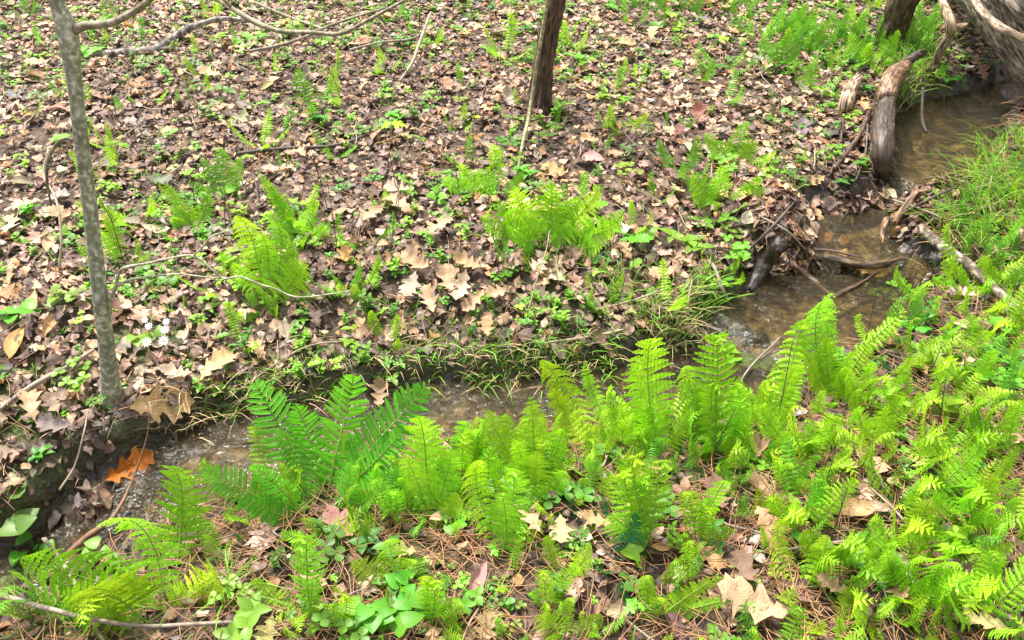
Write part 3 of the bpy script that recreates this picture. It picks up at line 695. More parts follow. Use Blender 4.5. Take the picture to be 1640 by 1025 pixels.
fern(640, 950, [(560,900,0,'wide',YEL),(625,870,.02,'wide',YEL),(665,905,0)], 'yellow arching fern above the broad green leaves', YEL, 'wide', G2)
fern(496, 1003, [(481,868,.03,'young'),(500,930,0,'young')], 'narrow upright fern stem standing over bare pine needles', BRIGHT, 'young', G2)
fern(540, 1020, [(530,970,.0,'young'),(548,960,.0,'young')], 'small young fern at the bottom edge left of the broad leaves', BRIGHT, 'young', G2)
fern(692, 1015, [(680,925,.02,'young'),(700,940,0,'young'),(735,965,0,'curly')], 'clump of curled young ferns right of the broad green leaves', BRIGHT, 'young', G2)
fern(803, 895, [(778,755,.05),(820,760,.05,'young'),(800,800,0)], 'slender pale fern leaning left midway along the near bank', BRIGHT, 'lady', G2)
fern(860, 800, [(780,655,.1),(850,630,.1),(820,700,.05),(900,690,.05)], 'large bright fern on the brook edge left of the paired arching fronds', BRIGHT, 'lady', G2)
fern(790, 770, [(725,700,.05,'lady'),(760,690,.05,'curly')], 'fern drooping left towards the brown water', BRIGHT, 'lady', G2)
fern(950, 740, [(865,578,.12),(900,640,.1),(880,620,.1,'lady',YEL)], 'tall arching fern with drooping leaflets below the white leaf', YEL, 'lady', G2)
fern(990, 710, [(938,574,.12,'narrow'),(1000,640,.1,'lady')], 'fern with one narrow frond arching left over the water', BRIGHT, 'narrow', G2)
fern(845, 830, [(835,740,.05),(905,760,0,'lady',YEL),(860,720,.05)], 'dense fern below the large bright fern', BRIGHT, 'wide', G2)
fern(1060, 745, [(1055,553,.05,'lady',BRIGHT),(1000,640,.08,'lady'),(1110,660,.05)], 'tallest broad upright fern with long horizontal leaflets near the centre', YEL, 'lady', G2)
fern(1145, 740, [(1152,540,.05,'young'),(1105,590,.06,'lady'),(1190,640,.05,'lady'),(1150,620,.03,'young')], 'tall fern with hooked tip right of the broad upright fern', BRIGHT, 'lady', G2)
fern(1245, 700, [(1180,620,.05),(1290,590,.05),(1284,518,.2,'young'),(1230,610,.05)], 'bushy fern behind which one hooked frond leans over the pool', BRIGHT, 'lady', G2)
fern(1340, 650, [(1334,482,.04,'lady'),(1330,545,.05,'lady'),(1290,560,.05),(1375,560,.05)], 'tall narrow fern standing against the middle pool', BRIGHT, 'lady', G2)
fern(1486, 490, [(1443,422,.0,'narrow')], 'single narrow arched frond at the right side of the middle pool', BRIGHT, 'narrow', G2)
fern(1565, 470, [(1476,490,-.02,'narrow'),(1500,440,.0,'narrow'),(1530,410,.03)], 'fern with low fronds reaching left over the pool end', BRIGHT, 'narrow', G2)
fern(1300, 745, [(1230,650,.04,'lady'),(1302,672,.02,'wide'),(1350,660,.03),(1290,700,0)], 'fern with a wide drooping frond below the tall narrow fern', BRIGHT, 'wide', G2)
fern(1039, 885, [(1020,742,.03,'young'),(1064,748,.03,'young'),(1040,790,0,'lady'),(1000,760,.02,'curly')], 'pair of bright hooked fronds above rusty pine needles', BRIGHT, 'young', G2)
fern(1118, 880, [(1162,772,.03,'young'),(1100,790,.02,'curly'),(1135,820,0,'young')], 'curly fern beside the hooked pair, its frond bending right', BRIGHT, 'curly', G2)
fern(1105, 945, [(1105,868,.02,'young'),(1080,900,0,'curly')], 'short stout young frond over bare dark soil', BRIGHT, 'young', G2)
fern(1040, 1005, [(1178,962,0,'narrow'),(1165,925,.02,'narrow'),(1040,930,.02,'lady'),(1060,960,0)], 'fern with two curled fronds reaching toward the large oak leaf', BRIGHT, 'curly', G2)
fern(876, 980, [(925,908,.02,'young'),(870,920,0,'young'),(850,950,0,'curly')], 'small bright fern on needles near the bottom centre', BRIGHT, 'young', G2)
fern(910, 1030, [(860,985,0,'wide'),(965,985,0,'wide'),(920,970,.02,'lady')], 'spreading bright fern cut by the bottom edge at centre', YEL, 'wide', G2)
fern(956, 800, [(943,730,.02,'narrow'),(930,770,0,'lady'),(892,778,0,'lady')], 'small bright fern with narrow tip just right of centre', YEL, 'narrow', G2)
for (u, v, w, lab) in ((900,880,46,'small dark evergreen fern flat on the needles near the pale torn leaf'),(930,830,50,'dark evergreen fern under the bright ferns at centre'),(985,830,44,'dark evergreen fern left of the hooked fern pair'),(1170,765,50,'dark evergreen fern frond beside the curly fern'),(390,885,46,'dark evergreen fern frond lying on needles at lower left'),(1095,720,60,'dark evergreen fern tucked behind the tall ferns'),(1390,815,56,'dark green frond lying beside the curled tan leaf'),(1430,610,50,'dark leafy fern in the gap right of the tall narrow fern')):
    fern(u, v, [(u-w,v-8,0),(u+w*.7,v-18,0),(u-w*.3,v-w*.6,0)], lab, DARK, 'christmas', 'dark evergreen ferns', ch)
# lower right, hand placed
LR = [(1290,860,1370,770,'young'),(1320,800,1220,790,'narrow'),(1345,935,1290,850,'lady'),(1370,930,1410,880,'lady'),(1440,960,1430,870,'young'),(1510,1010,1490,900,'lady'),(1550,900,1500,830,'lady'),(1560,850,1600,770,'lady'),
      (1610,870,1640,800,'lady'),(1490,810,1560,770,'wide'),(1540,760,1500,700,'lady'),(1620,740,1590,640,'lady'),(1400,720,1440,640,'lady'),(1480,680,1440,620,'wide'),(1460,890,1400,830,'curly'),(1590,980,1620,900,'lady'),
      (1410,1000,1380,940,'lady'),(1560,640,1600,560,'lady'),(1600,560,1560,520,'lady'),(1520,590,1480,540,'wide'),(1390,660,1400,580,'lady'),(1270,800,1310,730,'young'),(1230,760,1270,690,'lady'),(1620,480,1590,410,'lady'),(1580,690,1620,640,'wide')]
WHERE = ['behind the pale torn leaf','reaching left over needles','below the curled tan leaf','beside the curled tan leaf','at the lower right, tip hooked over','in the lowest right patch','leaning left in the lower right patch','reaching right in the lower right patch',
  'at the right edge above the lowest patch','spreading over grey leaves at right','leaning left above the spreading fern','standing tall at the right edge','beside the tall narrow fern, to its right','flat topped and right of the dark leafy gap','crumpled and left of the lowest right patch','at the bottom right corner',
  'at the bottom edge right of the large oak leaf','near the right edge below the lying pole','under the lying pole at the right edge','beneath the straw at the end of the pool','slim and right of the tall narrow fern','upright left of the curled tan leaf','just below the drooping wide frond','beside the grassy right bank','broad and near the right edge']
for i, (u, v, a, b, st) in enumerate(LR):
    fern(u, v, [(a,b,.03,st),(2*u-a+R(-30,30),b+R(0,30),.02,st),(u+R(-40,40),b+R(10,40),.0,'lady'),(u+R(-60,60),v-R(20,60),-.06,'curly')], 'bright fern ' + WHERE[i], BRIGHT, st, G2)
# far bank ferns
fern(355, 320, [(320,250,.05,'wide'),(385,250,.05,'wide'),(350,235,.05,'wide'),(300,290,0)], 'bushy fern on the far bank right of the pale sapling', MID, 'wide', G1)
fern(310, 375, [(260,290,.05,'lady'),(330,300,.05),(280,330,0,'narrow')], 'arching fern leaning left just below the bushy fern', BRIGHT, 'lady', G1)
fern(475, 385, [(408,272,.05,'narrow'),(430,290,.05,'narrow')], 'narrow yellow green frond leaning left behind the big clump', BRIGHT, 'narrow', G1)
fern(425, 500, [(375,345,.06,'wide'),(430,350,.06,'wide'),(490,415,0,'wide'),(370,420,.02,'wide'),(460,380,.05,'wide'),(410,390,0,'lady'),(400,460,-.05,'lady')], 'large bright fern clump on the far bank, crossed by the white twig', BRIGHT, 'wide', G1)
fern(185, 430, [(160,340,.04,'lady'),(215,380,.02,'lady'),(240,405,0,'lady'),(150,370,0,'lady')], 'fern growing right behind the pale sapling trunk', BRIGHT, 'wide', G1)
fern(560, 480, [(600,400,.04,'narrow'),(575,430,.03,'narrow'),(530,440,.02,'narrow')], 'thin upright fern among litter right of the big clump', BRIGHT, 'narrow', G1)
fern(625, 560, [(562,520,.03,'lady')], 'single small frond pointing left above the bank edge', BRIGHT, 'lady', G1)
fern(800, 320, [(706,285,-.04,'wide'),(735,262,-.02,'wide')], 'fern with broad frond arching left below the dark trunk', BRIGHT, 'lady', G1)
fern(870, 400, [(770,345,-.03,'wide'),(995,358,-.03,'wide'),(930,315,.0,'wide'),(825,330,.0,'wide'),(890,305,.02,'wide'),(970,390,-.08,'wide'),(840,420,-.12,'wide'),(900,360,-.05,'wide'),(820,298,.0,'wide'),(950,298,.0,'lady'),(880,285,.0,'wide'),(1000,335,-.02,'lady')], 'wide spreading fern clump in the middle of the far bank', BRIGHT, 'lady', G1)
fern(945, 310, [(1000,290,.0,'narrow'),(980,282,.04,'narrow')], 'low narrow fern behind the wide spreading clump', BRIGHT, 'narrow', G1)
fern(1185, 265, [(1125,212,-.03,'wide'),(1200,195,.0,'wide'),(1245,240,-.05,'wide'),(1140,245,-.06,'wide'),(1215,222,.0,'wide')], 'feathery fern clump left of the black snag, upper of two', BRIGHT, 'wide', G1)
fern(1165, 330, [(1105,278,-.03,'wide'),(1155,262,.0,'wide'),(1228,300,-.05,'wide'),(1195,322,-.1,'wide'),(1115,312,-.06,'wide')], 'feathery fern clump left of the black snag, lower of two', BRIGHT, 'wide', G1)
fern(1000, 215, [(980,180,.03,'wide'),(1040,180,.03,'wide'),(960,200,0)], 'small yellowish fern right of the dark trunk', YEL, 'wide', G1)
for i, (u, v, w) in enumerate(((1060,25,60),(1120,30,70),(1175,15,60),(1020,15,40))):
    fern(u, v, [(u-w*.8,v-30,.02),(u+w*.8,v-25,.02),(u,v-50,.03),(u-w*.3,v+2,-.05),(u+w*.4,v+4,-.05)], 'fern in the row at the top edge, ' + ('below the arching cane','fullest of the row','at the right end of the row','at the left end of the row')[i], MID, 'lady', G1)
for i, (u, v, w) in enumerate(((1400,110,80),(1360,75,60),(1440,85,50),(1300,90,50),(1270,60,50),(1250,110,40),(1500,60,40))):
    fern(u, v, [(u-w,v-25,-.06,'wide'),(u+w,v-15,-.06,'wide'),(u-w*.5,v-60,.0,'wide'),(u+w*.5,v-60,.0),(u-w*.4,v+5,-.15,'wide'),(u+w*.6,v+2,-.15,'wide'),(u,v-40,-.05,'wide')], 'lush fern ' + ('hanging over the root end of the black snag','left of the mossy trunk','against the foot of the mossy trunk','in the shaded gap at upper right','near the top edge left of the lush clump','small and pale left of the lush clump','between the mossy trunk and the bent pale branch')[i], MID if i else BRIGHT, 'lady', G1)

LM = [(180,620,'the pale sapling foot'),(130,230,'the pale sapling trunk'),(865,160,'the dark trunk foot'),(885,40,'the dark trunk top'),(1425,70,'the mossy trunk'),(1415,210,'the black snag'),(1360,150,'the short tan log'),(1580,50,'the fallen log'),
      (1515,90,'the bent pale branch'),(1245,350,'the big wet leaf heap'),(1475,325,'the small leaf dam'),(1540,420,'the lying pole'),(1335,415,'the weir root'),(1415,475,'the cress in the pool'),(250,75,'the lichened branch'),(250,535,'the white star flowers'),
      (425,430,'the big fern clump'),(350,280,'the bushy mid green fern'),(880,350,'the wide spreading fern'),(1180,235,'the upper feathery fern'),(1160,305,'the lower feathery fern'),(1110,20,'the top edge fern row'),(1390,90,'the lush fern clump'),
      (630,200,'the lone maple seedling'),(1090,410,'the broad leaved herb patch'),(730,470,'the two tan oak leaves'),(675,555,'the bleached white leaf'),(500,20,'the overhanging branch'),(470,238,'the long dark stick'),(60,370,'the hanging beech leaves'),
      (260,665,'the large orange tan leaf'),(270,830,'the tall upright frond'),(60,880,'the oval leaved plants'),(230,1000,'the long grey branch'),(510,740,'the christmas ferns'),(640,980,'the broad green leaves'),(680,780,'the yellow arching ferns'),(900,640,'the drooping fronds'),
      (1055,640,'the tall central fern'),(1335,560,'the tall narrow fern'),(1040,820,'the hooked fern pair'),(955,852,'the torn pale leaf'),(1205,985,'the large pale oak leaf'),(1370,828,'the long curled tan leaf'),(1012,925,'the single oval leaf'),(910,1000,'the bottom edge fern'),
      (1430,600,'the dark leafy gap'),(1600,300,'the tall bank grass'),(1190,540,'the riffle'),(1090,510,'the straw tuft'),(1620,1010,'the bottom right corner'),(1620,700,'the right edge at mid height'),(1500,830,'the leaning right hand fern'),(40,40,'the top left corner')]
REG = []
def near_label(o, phrase): REG.append((o, phrase, to_px(o.matrix_basis.translation)))
def finish_labels():
    keys = {}
    for o, ph, (u, v) in REG:
        d, a, b, nm = min(((u - a) ** 2 + 1.5 * (v - b) ** 2, a, b, n_) for a, b, n_ in LM)
        if abs(u - a) > 1.2 * abs(v - b): w = 'left of' if u < a else 'right of'
        else: w = 'above' if v < b else 'below'
        keys.setdefault((ph, w, nm), []).append((d, o))
    ORD = ['nearest', 'second nearest', 'third nearest', 'fourth nearest', 'fifth nearest', 'sixth nearest', 'seventh nearest', 'eighth nearest', 'ninth nearest', 'tenth nearest']
    for (ph, w, nm), L_ in keys.items():
        L_.sort(key=lambda k: k[0])
        for i, (d, o) in enumerate(L_):
            o['label'] = f'{ph} {w} {nm}' + ('' if len(L_) == 1 else ', ' + (ORD[i] if i < 10 else f'{i + 1}th nearest') + ' one')
def zone(B):
    u, v = to_px(B); ns = bool(nearside(B[0], B[1]))
    if ns:
        if u < 420: return 'at the lower left by the dark pool'
        if u < 900: return 'on the near bank below the christmas ferns'
        if u < 1200: return 'on the needle strewn near bank at centre'
        if v < 560: return 'on the right bank beside the pools'
        return 'in the crowded lower right corner'
    if u < 140: return 'on the far bank left of the pale sapling'
    if u < 520: return 'on the far bank near the pale sapling'
    if u < 860: return 'on the far bank left of the dark trunk'
    if u < 1180: return 'on the far bank right of the dark trunk'
    return 'on the far bank by the black snag'
KEEP = [(1205,985,75),(1325,955,35),(955,852,42),(850,850,40),(1145,820,40),(1190,930,45),(1370,830,55),(260,665,70),(350,605,45),(700,470,70),(785,545,40),(710,380,50),(1012,925,30),(235,530,45)]
def inpoly(u, v, poly):
    c = False; n = len(poly)
    for i in range(n):
        a, b = poly[i], poly[(i + 1) % n]
        if (a[1] > v) != (b[1] > v) and u < a[0] + (v - a[1]) / (b[1] - a[1]) * (b[0] - a[0]): c = not c
    return c
def fill(poly, n, mind, fn):
    pts = []; tries = 0; us = [p[0] for p in poly]; vs = [p[1] for p in poly]
    W_ = [unproj(u, v, 0) for u, v in poly]; x0, x1 = min(p[0] for p in W_), max(p[0] for p in W_); y0, y1 = min(p[1] for p in W_), max(p[1] for p in W_)
    while len(pts) < n and tries < 20000:
        tries += 1; x, y = R(x0, x1), R(y0, y1)
        if sdw(x, y) < .03: continue
        B = onground(x, y); u, v = to_px(B)
        if not inpoly(u, v, poly) or any((u - a) ** 2 + (v - b) ** 2 < c * c for a, b, c in KEEP): continue
        if any((x - a) ** 2 + (y - b) ** 2 < mind ** 2 for a, b in pts): continue
        pts.append((x, y)); fn(B, u, v)
FMB = [MB(), MB()]
def fern_stuff(B, n, Ln, style, col, el):
    a0 = R(0, 6.28)
    for i in range(n):
        az = a0 + i * 6.283 / n + R(-.5, .5); e = math.radians(R(*el)); l = Ln * R(.7, 1.15)
        T = B + l * np.array([math.cos(az) * math.cos(e), math.sin(az) * math.cos(e), math.sin(e)])
        h = (-math.cos(az) * math.sin(e) * .8 + R(-.3, .3), -math.sin(az) * math.sin(e) * .8 + R(-.3, .3) - .2, math.cos(e) + .3)
        M = np.array(basis(B, T, h)); k = int(rng.integers(7))
        for mb, key, c in ((FMB[0], (style, k, 0), np.array(col) * R(.8, 1.15)), (FMB[1], (style, k, 1), np.array((.16, .2, .04)))):
            if key not in FCACHE:
                me = FR[style][k][key[2]]; a = np.zeros(len(me.vertices) * 3); me.vertices.foreach_get('co', a)
                cc = np.zeros(len(me.vertices) * 4); me.color_attributes['col'].data.foreach_get('color', cc)
                q = [tuple(p.vertices) for p in me.polygons]
                FCACHE[key] = (a.reshape(-1, 3), [f for f in q if len(f) == 4], [f for f in q if len(f) == 3], cc.reshape(-1, 4)[:, :3])
            V, Q, T_, cc = FCACHE[key]; mb.add(V @ M[:3, :3].T + B, Q, T_, cc * c)
FCACHE = {}
def fs(styles, ln, nf, cols, el=(35, 80)):
    def f(B, u, v): fern_stuff(B, int(rng.integers(nf[0], nf[1])), R(*ln), styles[int(rng.integers(len(styles)))], cols[int(rng.integers(len(cols)))], el)
    return f
def ff(styles, ln, nf, cols, el=(35, 80), word='small'):
    def f(B, u, v):
        st = styles[int(rng.integers(len(styles)))]; z = zone(B); w = {'young': 'curled young', 'curly': 'crumpled young', 'christmas': 'dark evergreen'}.get(st, 'small feathery')
        c = cols[int(rng.integers(len(cols)))] if st != 'christmas' else DARK
        l_ = R(*ln); near_label(fern_at(B, int(rng.integers(nf[0], nf[1])), l_, st, c, w + ' fern ' + z, w + ' ferns ' + z, el), w + ' fern')
    return f
fill([(1200,650),(1330,580),(1480,510),(1570,400),(1700,300),(1720,1090),(1230,1090),(1210,800)], 96, .08, ff(['young','young','narrow','lady','lady','wide','narrow'], (.09,.21), (2,5), [BRIGHT,BRIGHT,YEL,MID]))
fill([(720,770),(1180,690),(1210,800),(1220,1090),(680,1090)], 34, .1, ff(['young','young','curly','christmas','lady'], (.06,.15), (1,4), [BRIGHT,BRIGHT,MID]))
fill([(380,800),(620,765),(900,705),(1210,650),(1210,720),(900,770),(620,830),(380,860)], 16, .08, ff(['lady','lady','wide','curly'], (.12,.2), (3,6), [BRIGHT,YEL,BRIGHT], (40,80)))
fill([(330,860),(700,880),(700,1060),(400,1060)], 8, .1, ff(['young','christmas'], (.05,.08), (1,3), [BRIGHT,MID]))
fill([(600,780),(1200,660),(1200,760),(620,850)], 22, .07, ff(['young','lady','curly'], (.08,.16), (2,4), [BRIGHT,YEL,MID]))
fill([(0,-40),(1640,-40),(1640,60),(1180,460),(1050,560),(400,600),(0,640)], 150, .11, fs(['narrow','lady','wide','young'], (.08,.18), (2,5), [MID,MID,BRIGHT], (30,75)))
fill([(1520,250),(1700,150),(1700,420),(1560,420)], 16, .07, ff(['young','lady','narrow'], (.08,.15), (2,5), [BRIGHT,MID]))
fill([(1720,120),(2300,-40),(2700,1090),(1730,1090)], 130, .11, fs(['young','lady','curly','wide'], (.09,.2), (2,5), [BRIGHT,YEL,MID]))
fill([(1180,-40),(1500,-40),(1480,110),(1330,140),(1180,80)], 24, .09, fs(['lady','wide'], (.12,.22), (4,7), [MID,MID,BRIGHT], (25,70)))
kind(tag(link('small_ferns', FMB[0].mesh('small_ferns', M_GREEN, False)), 'many small feathery ferns scattered through the litter of both banks', 'small ferns'), 'stuff')
kind(tag(link('small_fern_stalks', FMB[1].mesh('small_fern_stalks', M_STRAW)), 'thin stalks of the small ferns scattered over both banks', 'fern stalks'), 'stuff')
#ENDFERNS

# ------------------------------------------------------------------ small herbs
def herb_mesh(seed, st):
    r = np.random.default_rng(seed); mb = MB(); G = lambda: np.array([1, 1, 1.0]) * r.uniform(.8, 1.15)
    def put(V, Q, sc_, az, el, pos, roll=0):
        V = V * sc_; ce, se = math.cos(el), math.sin(el)
        V = V @ np.array([[1, 0, 0], [0, ce, -se], [0, se, ce]]).T; ca, sa = math.cos(az), math.sin(az)
        mb.add(V @ np.array([[ca, -sa, 0], [sa, ca, 0], [0, 0, 1]]).T + pos, Q, (), G())
    stc = (.75, .7, .5)
    if st == 'rosette':
        for c in range(r.integers(2, 5)):
            ba = r.uniform(0, 6.28); e = np.array([math.cos(ba) * .5, math.sin(ba) * .5, r.uniform(.4, .9)]) * r.uniform(.5, 1)
            tube(mb, [(0, 0, 0), e * .5 + (0, 0, .08), e], [.018, .014, .01], 4, col=stc); k = r.integers(3, 6)
            for j in range(k):
                V, Q = blade(5, None, r.uniform(.4, .6), .3, .3, .2); put(V, Q, 1, ba + j * 6.28 / k + r.normal() * .15, r.uniform(-.1, .4), e)
    elif st == 'sprig':
        for c in range(r.integers(2, 4)):
            ba = r.uniform(0, 6.28); e = np.array([math.cos(ba) * .35, math.sin(ba) * .35, 1.0]) * r.uniform(.7, 1.1)
            tube(mb, [(0, 0, 0), e * .5, e], [.016, .013, .008], 4, col=stc); k = r.integers(4, 7)
            for j in range(k):
                for s in (0, 3.14):
                    V, Q = blade(4, None, .34 * (1.2 - .5 * j / k), .16, .3, .2); put(V, Q, 1, s + j * 1.57 + r.normal() * .2, r.uniform(0, .6), e * (.25 + .75 * j / (k - 1)))
    elif st == 'trifoil':
        for c in range(r.integers(5, 9)):
            ba = r.uniform(0, 6.28); e = np.array([math.cos(ba) * r.uniform(.2, .9), math.sin(ba) * r.uniform(.2, .9), r.uniform(.3, .8)])
            tube(mb, [(0, 0, 0), e * .5 + (0, 0, .1), e], [.012, .01, .008], 3, col=stc); a0 = r.uniform(0, 6)
            for j in range(3):
                V, Q = blade(4, lambda t: math.sin(math.pi * t ** 1.3) ** .7, .3, .26, .3, .1); put(V, Q, 1, a0 + j * 2.09, r.uniform(-.1, .3), e)
    elif st == 'heart':
        for c in range(r.integers(3, 7)):
            ba = r.uniform(0, 6.28); e = np.array([math.cos(ba) * r.uniform(.1, .6), math.sin(ba) * r.uniform(.1, .6), r.uniform(.3, .9)])
            tube(mb, [(0, 0, 0), e * .5 + (0, 0, .1), e], [.018, .014, .012], 4, col=stc)
            V, Q = blade(6, lambda t: math.sin(math.pi * (.12 + .88 * t) ** .6) ** .8, r.uniform(.45, .65), .5, .3, .2); put(V, Q, 1, ba + r.normal() * .4, r.uniform(-.3, .4), e)
    elif st == 'seedling':
        tube(mb, [(0, 0, 0), (.03, .02, .5), (0, 0, 1.0)], [.014, .012, .01], 4, col=(1.2, .45, .4))
        a0 = r.uniform(0, 6)
        for j in range(r.integers(2, 4)):
            V, Q = lobed(seed * 7 + j, 'maple'); V[:, 1] += .08; V[:, 2] -= V[:, 1] ** 2 * .25; put(V, Q, r.uniform(.5, .75), a0 + j * 2.6, r.uniform(-.25, .2), np.array([0, 0, 1.0]))
    return mb.mesh('herb_' + st, M_GREEN)
HB = {st: [herb_mesh(60 + 11 * i + j, st) for j in range(4)] for i, st in enumerate(('rosette', 'sprig', 'trifoil', 'heart', 'seedling'))}
HNAME = {'rosette': 'woodland_herb', 'sprig': 'leafy_sprig', 'trifoil': 'clover_like_herb', 'heart': 'violet_plant', 'seedling': 'maple_seedling'}
HCAT = {'rosette': 'herb', 'sprig': 'herb', 'trifoil': 'herb', 'heart': 'herb', 'seedling': 'seedling'}
HP = {'rosette': 'low spreading herbs', 'sprig': 'small leafy sprigs', 'trifoil': 'tiny three leaved herbs', 'heart': 'low round leaved herbs', 'seedling': 'small maple seedlings'}
HW = {'rosette': 'low herb with spreading leaflets', 'sprig': 'small upright leafy sprig', 'trifoil': 'tiny three leaved herb', 'heart': 'low round leaved herb', 'seedling': 'small maple seedling with lobed leaves'}
def herb(B, st, size, col, label=None, group=None):
    M = Matrix.Translation(B) @ Matrix.Rotation(R(0, 6.28), 4, 'Z') @ Matrix.Rotation(R(-.25, .25), 4, 'X') @ Matrix.Diagonal((size, size, size * R(.7, 1.1), 1))
    o = link(HNAME[st], HB[st][int(rng.integers(4))], M=M, color=tuple(c * R(.8, 1.2) for c in col))
    z = zone(B)
    if not label: near_label(o, HW[st])
    return tag(o, label or HW[st] + ' ' + z, HCAT[st], group or HP[st] + ' ' + z)
HG = [(.17, .40, .03), (.25, .50, .035), (.10, .27, .03)]
for (u, v, st, sz, lab) in [
    (630,230,'seedling',.085,'yellow green maple seedling standing alone left of the dark trunk'),(765,200,'seedling',.05,'small flat maple seedling just left of the dark trunk foot'),
    (270,140,'heart',.05,'round leaved seedling below the lichened stick'),(12,235,'seedling',.08,'maple seedling at the left edge'),(350,195,'rosette',.05,'three leaved herb right of the pale sapling top'),
    (30,520,'heart',.09,'toothed bright green leaf at the left edge'),(1010,150,'seedling',.04,'small maple seedling right of the dark trunk'),(1155,80,'seedling',.06,'maple seedling below the fern row'),
    (1020,400,'heart',.09,'broad leaved herb left end of the herb patch by the pools'),(1060,390,'rosette',.09,'leafy herb in the middle of the herb patch by the pools'),(1120,400,'rosette',.10,'large leaflets herb right part of the herb patch by the pools'),
    (1140,370,'rosette',.09,'herb at the top of the herb patch by the pools'),(1170,380,'trifoil',.06,'small herb at the right end of the herb patch by the pools'),(1010,440,'heart',.07,'low round leaves under the herb patch'),(1050,440,'trifoil',.06,'low three part leaves under the herb patch'),
    (1160,460,'heart',.06,'round leaved herb on the bank tip at the middle pool'),(1415,480,'trifoil',.075,'watercress like sprig growing out of the middle pool'),
    (1455,470,'heart',.03,'single pale leaf floating beside the cress sprig'),
    (620,1000,'heart',.085,'broad green leaves clump at the bottom, left leaves'),(660,1000,'heart',.085,'broad green leaves clump at the bottom, right leaves'),(650,960,'heart',.07,'broad green leaves clump at the bottom, uppermost leaves'),
    (25,850,'heart',.12,'tall plant with oval leaves at the left edge over the dark pool'),(60,900,'heart',.08,'shaded oval leaved plant at the left edge'),(20,940,'heart',.07,'low shaded oval leaved plant in the left corner'),(170,905,'heart',.07,'pointed leaf plant behind the lying fern'),
    (1012,950,'heart',.05,'single upright oval leaf on needles below the hooked ferns'),(60,740,'rosette',.06,'five leaved herb on the mossy bank at left'),(170,660,'trifoil',.06,'leafy herb around the foot of the pale sapling'),(190,640,'trifoil',.045,'tiny leafy herb right against the pale sapling foot'),
    (585,570,'rosette',.05,'herb with pointed leaflets on the bank edge, left one'),(630,590,'rosette',.05,'herb with pointed leaflets on the bank edge, right one'),(620,610,'rosette',.055,'herb with pointed leaflets hanging over the bank'),
    (110,490,'heart',.07,'green leaved herb left of the pale sapling base'),(500,150,'rosette',.06,'light green herb under the overhanging branch'),(920,110,'trifoil',.09,'dense dark herb patch right of the dark trunk'),(900,130,'trifoil',.07,'dense herb at the foot of the dark trunk'),
    (700,640,'rosette',.03,'tiny herb at the far waterline'),(1490,120,'heart',.07,'round leaves at the head of the upper pool'),(1520,140,'heart',.07,'round leaves beside the upper pool'),(1500,90,'heart',.07,'round leaves under the bent pale branch'),
    (1350,300,'rosette',.06,'yellowish herb on the dam left of the black snag tip'),(1370,270,'rosette',.06,'yellowish herb left of the black snag'),(1325,260,'heart',.05,'round leaved herb on the wet root mat'),(1500,330,'trifoil',.06,'herb on the leaf dam at right'),(1590,380,'trifoil',.07,'blue green leaves in the right bank grass'),
    (1460,540,'heart',.07,'oval leaved herb at the right pool corner'),(1330,590,'sprig',.08,'leafy sprig left of the tall narrow fern'),(1190,600,'heart',.1,'long pale leaf arching over the water near centre'),(600,1010,'heart',.09,'heart leaved herb at bottom below the arching fern'),
    (740,850,'heart',.06,'dark heart leaved herb on needles right of the yellow fern'),(240,560,'heart',.07,'green leaves below the white star flowers')]:
    herb(ground(u, v), st, sz, BRIGHT if st == 'seedling' else (.11, .36, .03) if 'oval leaved' in lab or 'broad green' in lab else HG[(0, 2)[int(rng.integers(2))]], lab)
cnt = [0]
def hf(B, u, v):
    st = ('rosette', 'sprig', 'trifoil', 'heart', 'sprig', 'trifoil', 'seedling')[int(rng.integers(7))]
    if st == 'seedling' and R(0, 1) < .6: st = 'trifoil'
    herb(B, st, R(.035, .09), HG[int(rng.integers(3))] if st != 'seedling' else MID)
fill([(0,-20),(1640,-20),(1640,60),(1180,460),(1050,570),(400,610),(0,680)], 240, .05, hf)
fill([(330,860),(1180,700),(1560,420),(1640,330),(1640,1040),(330,1040)], 60, .08, hf)
# low green cover merged: one object
gcv = MB(); tpl = [HB[s][k] for s in ('sprig', 'trifoil', 'rosette', 'heart') for k in (0, 1)]
tv = []
for me in tpl:
    a = np.zeros(len(me.vertices) * 3); me.vertices.foreach_get('co', a)
    q = [tuple(p.vertices) for p in me.polygons]
    tv.append((a.reshape(-1, 3), np.array([f for f in q if len(f) == 4]), np.array([f for f in q if len(f) == 3]).reshape(-1, 3)))
x, y = samp(11000); d = sdw(x, y); ns = nearside(x, y)
pr = 1.25 * sstep(-.08, .28, fbm(x - 4, y + 2, 1.9, 4)) * np.where(d < .35, 1.0, .8) * (d > .03)
pr = pr + .6 * sstep(3.4, 4.4, y) * (d > .03)
for a, b, p in zip(x, y, pr):
    if R(0, 1) > p * (.45 if nearside(a, b) else 1): continue
    V, Q4, T3 = tv[int(rng.integers(len(tv)))]; s = R(.014, .048); az = R(0, 6.28); ca, sa = math.cos(az), math.sin(az)
    V = V @ np.array([[ca, -sa, 0], [sa, ca, 0], [0, 0, 1]]).T * s + onground(a, b)
    gcv.add(V, Q4, T3, np.array(HG[int(rng.integers(3))]) * R(.7, 1.5))
kind(tag(link('ground_cover', gcv.mesh('ground_cover', M_GREEN)), 'tiny green seedlings sprouting all over the leaf litter', 'ground cover'), 'stuff')

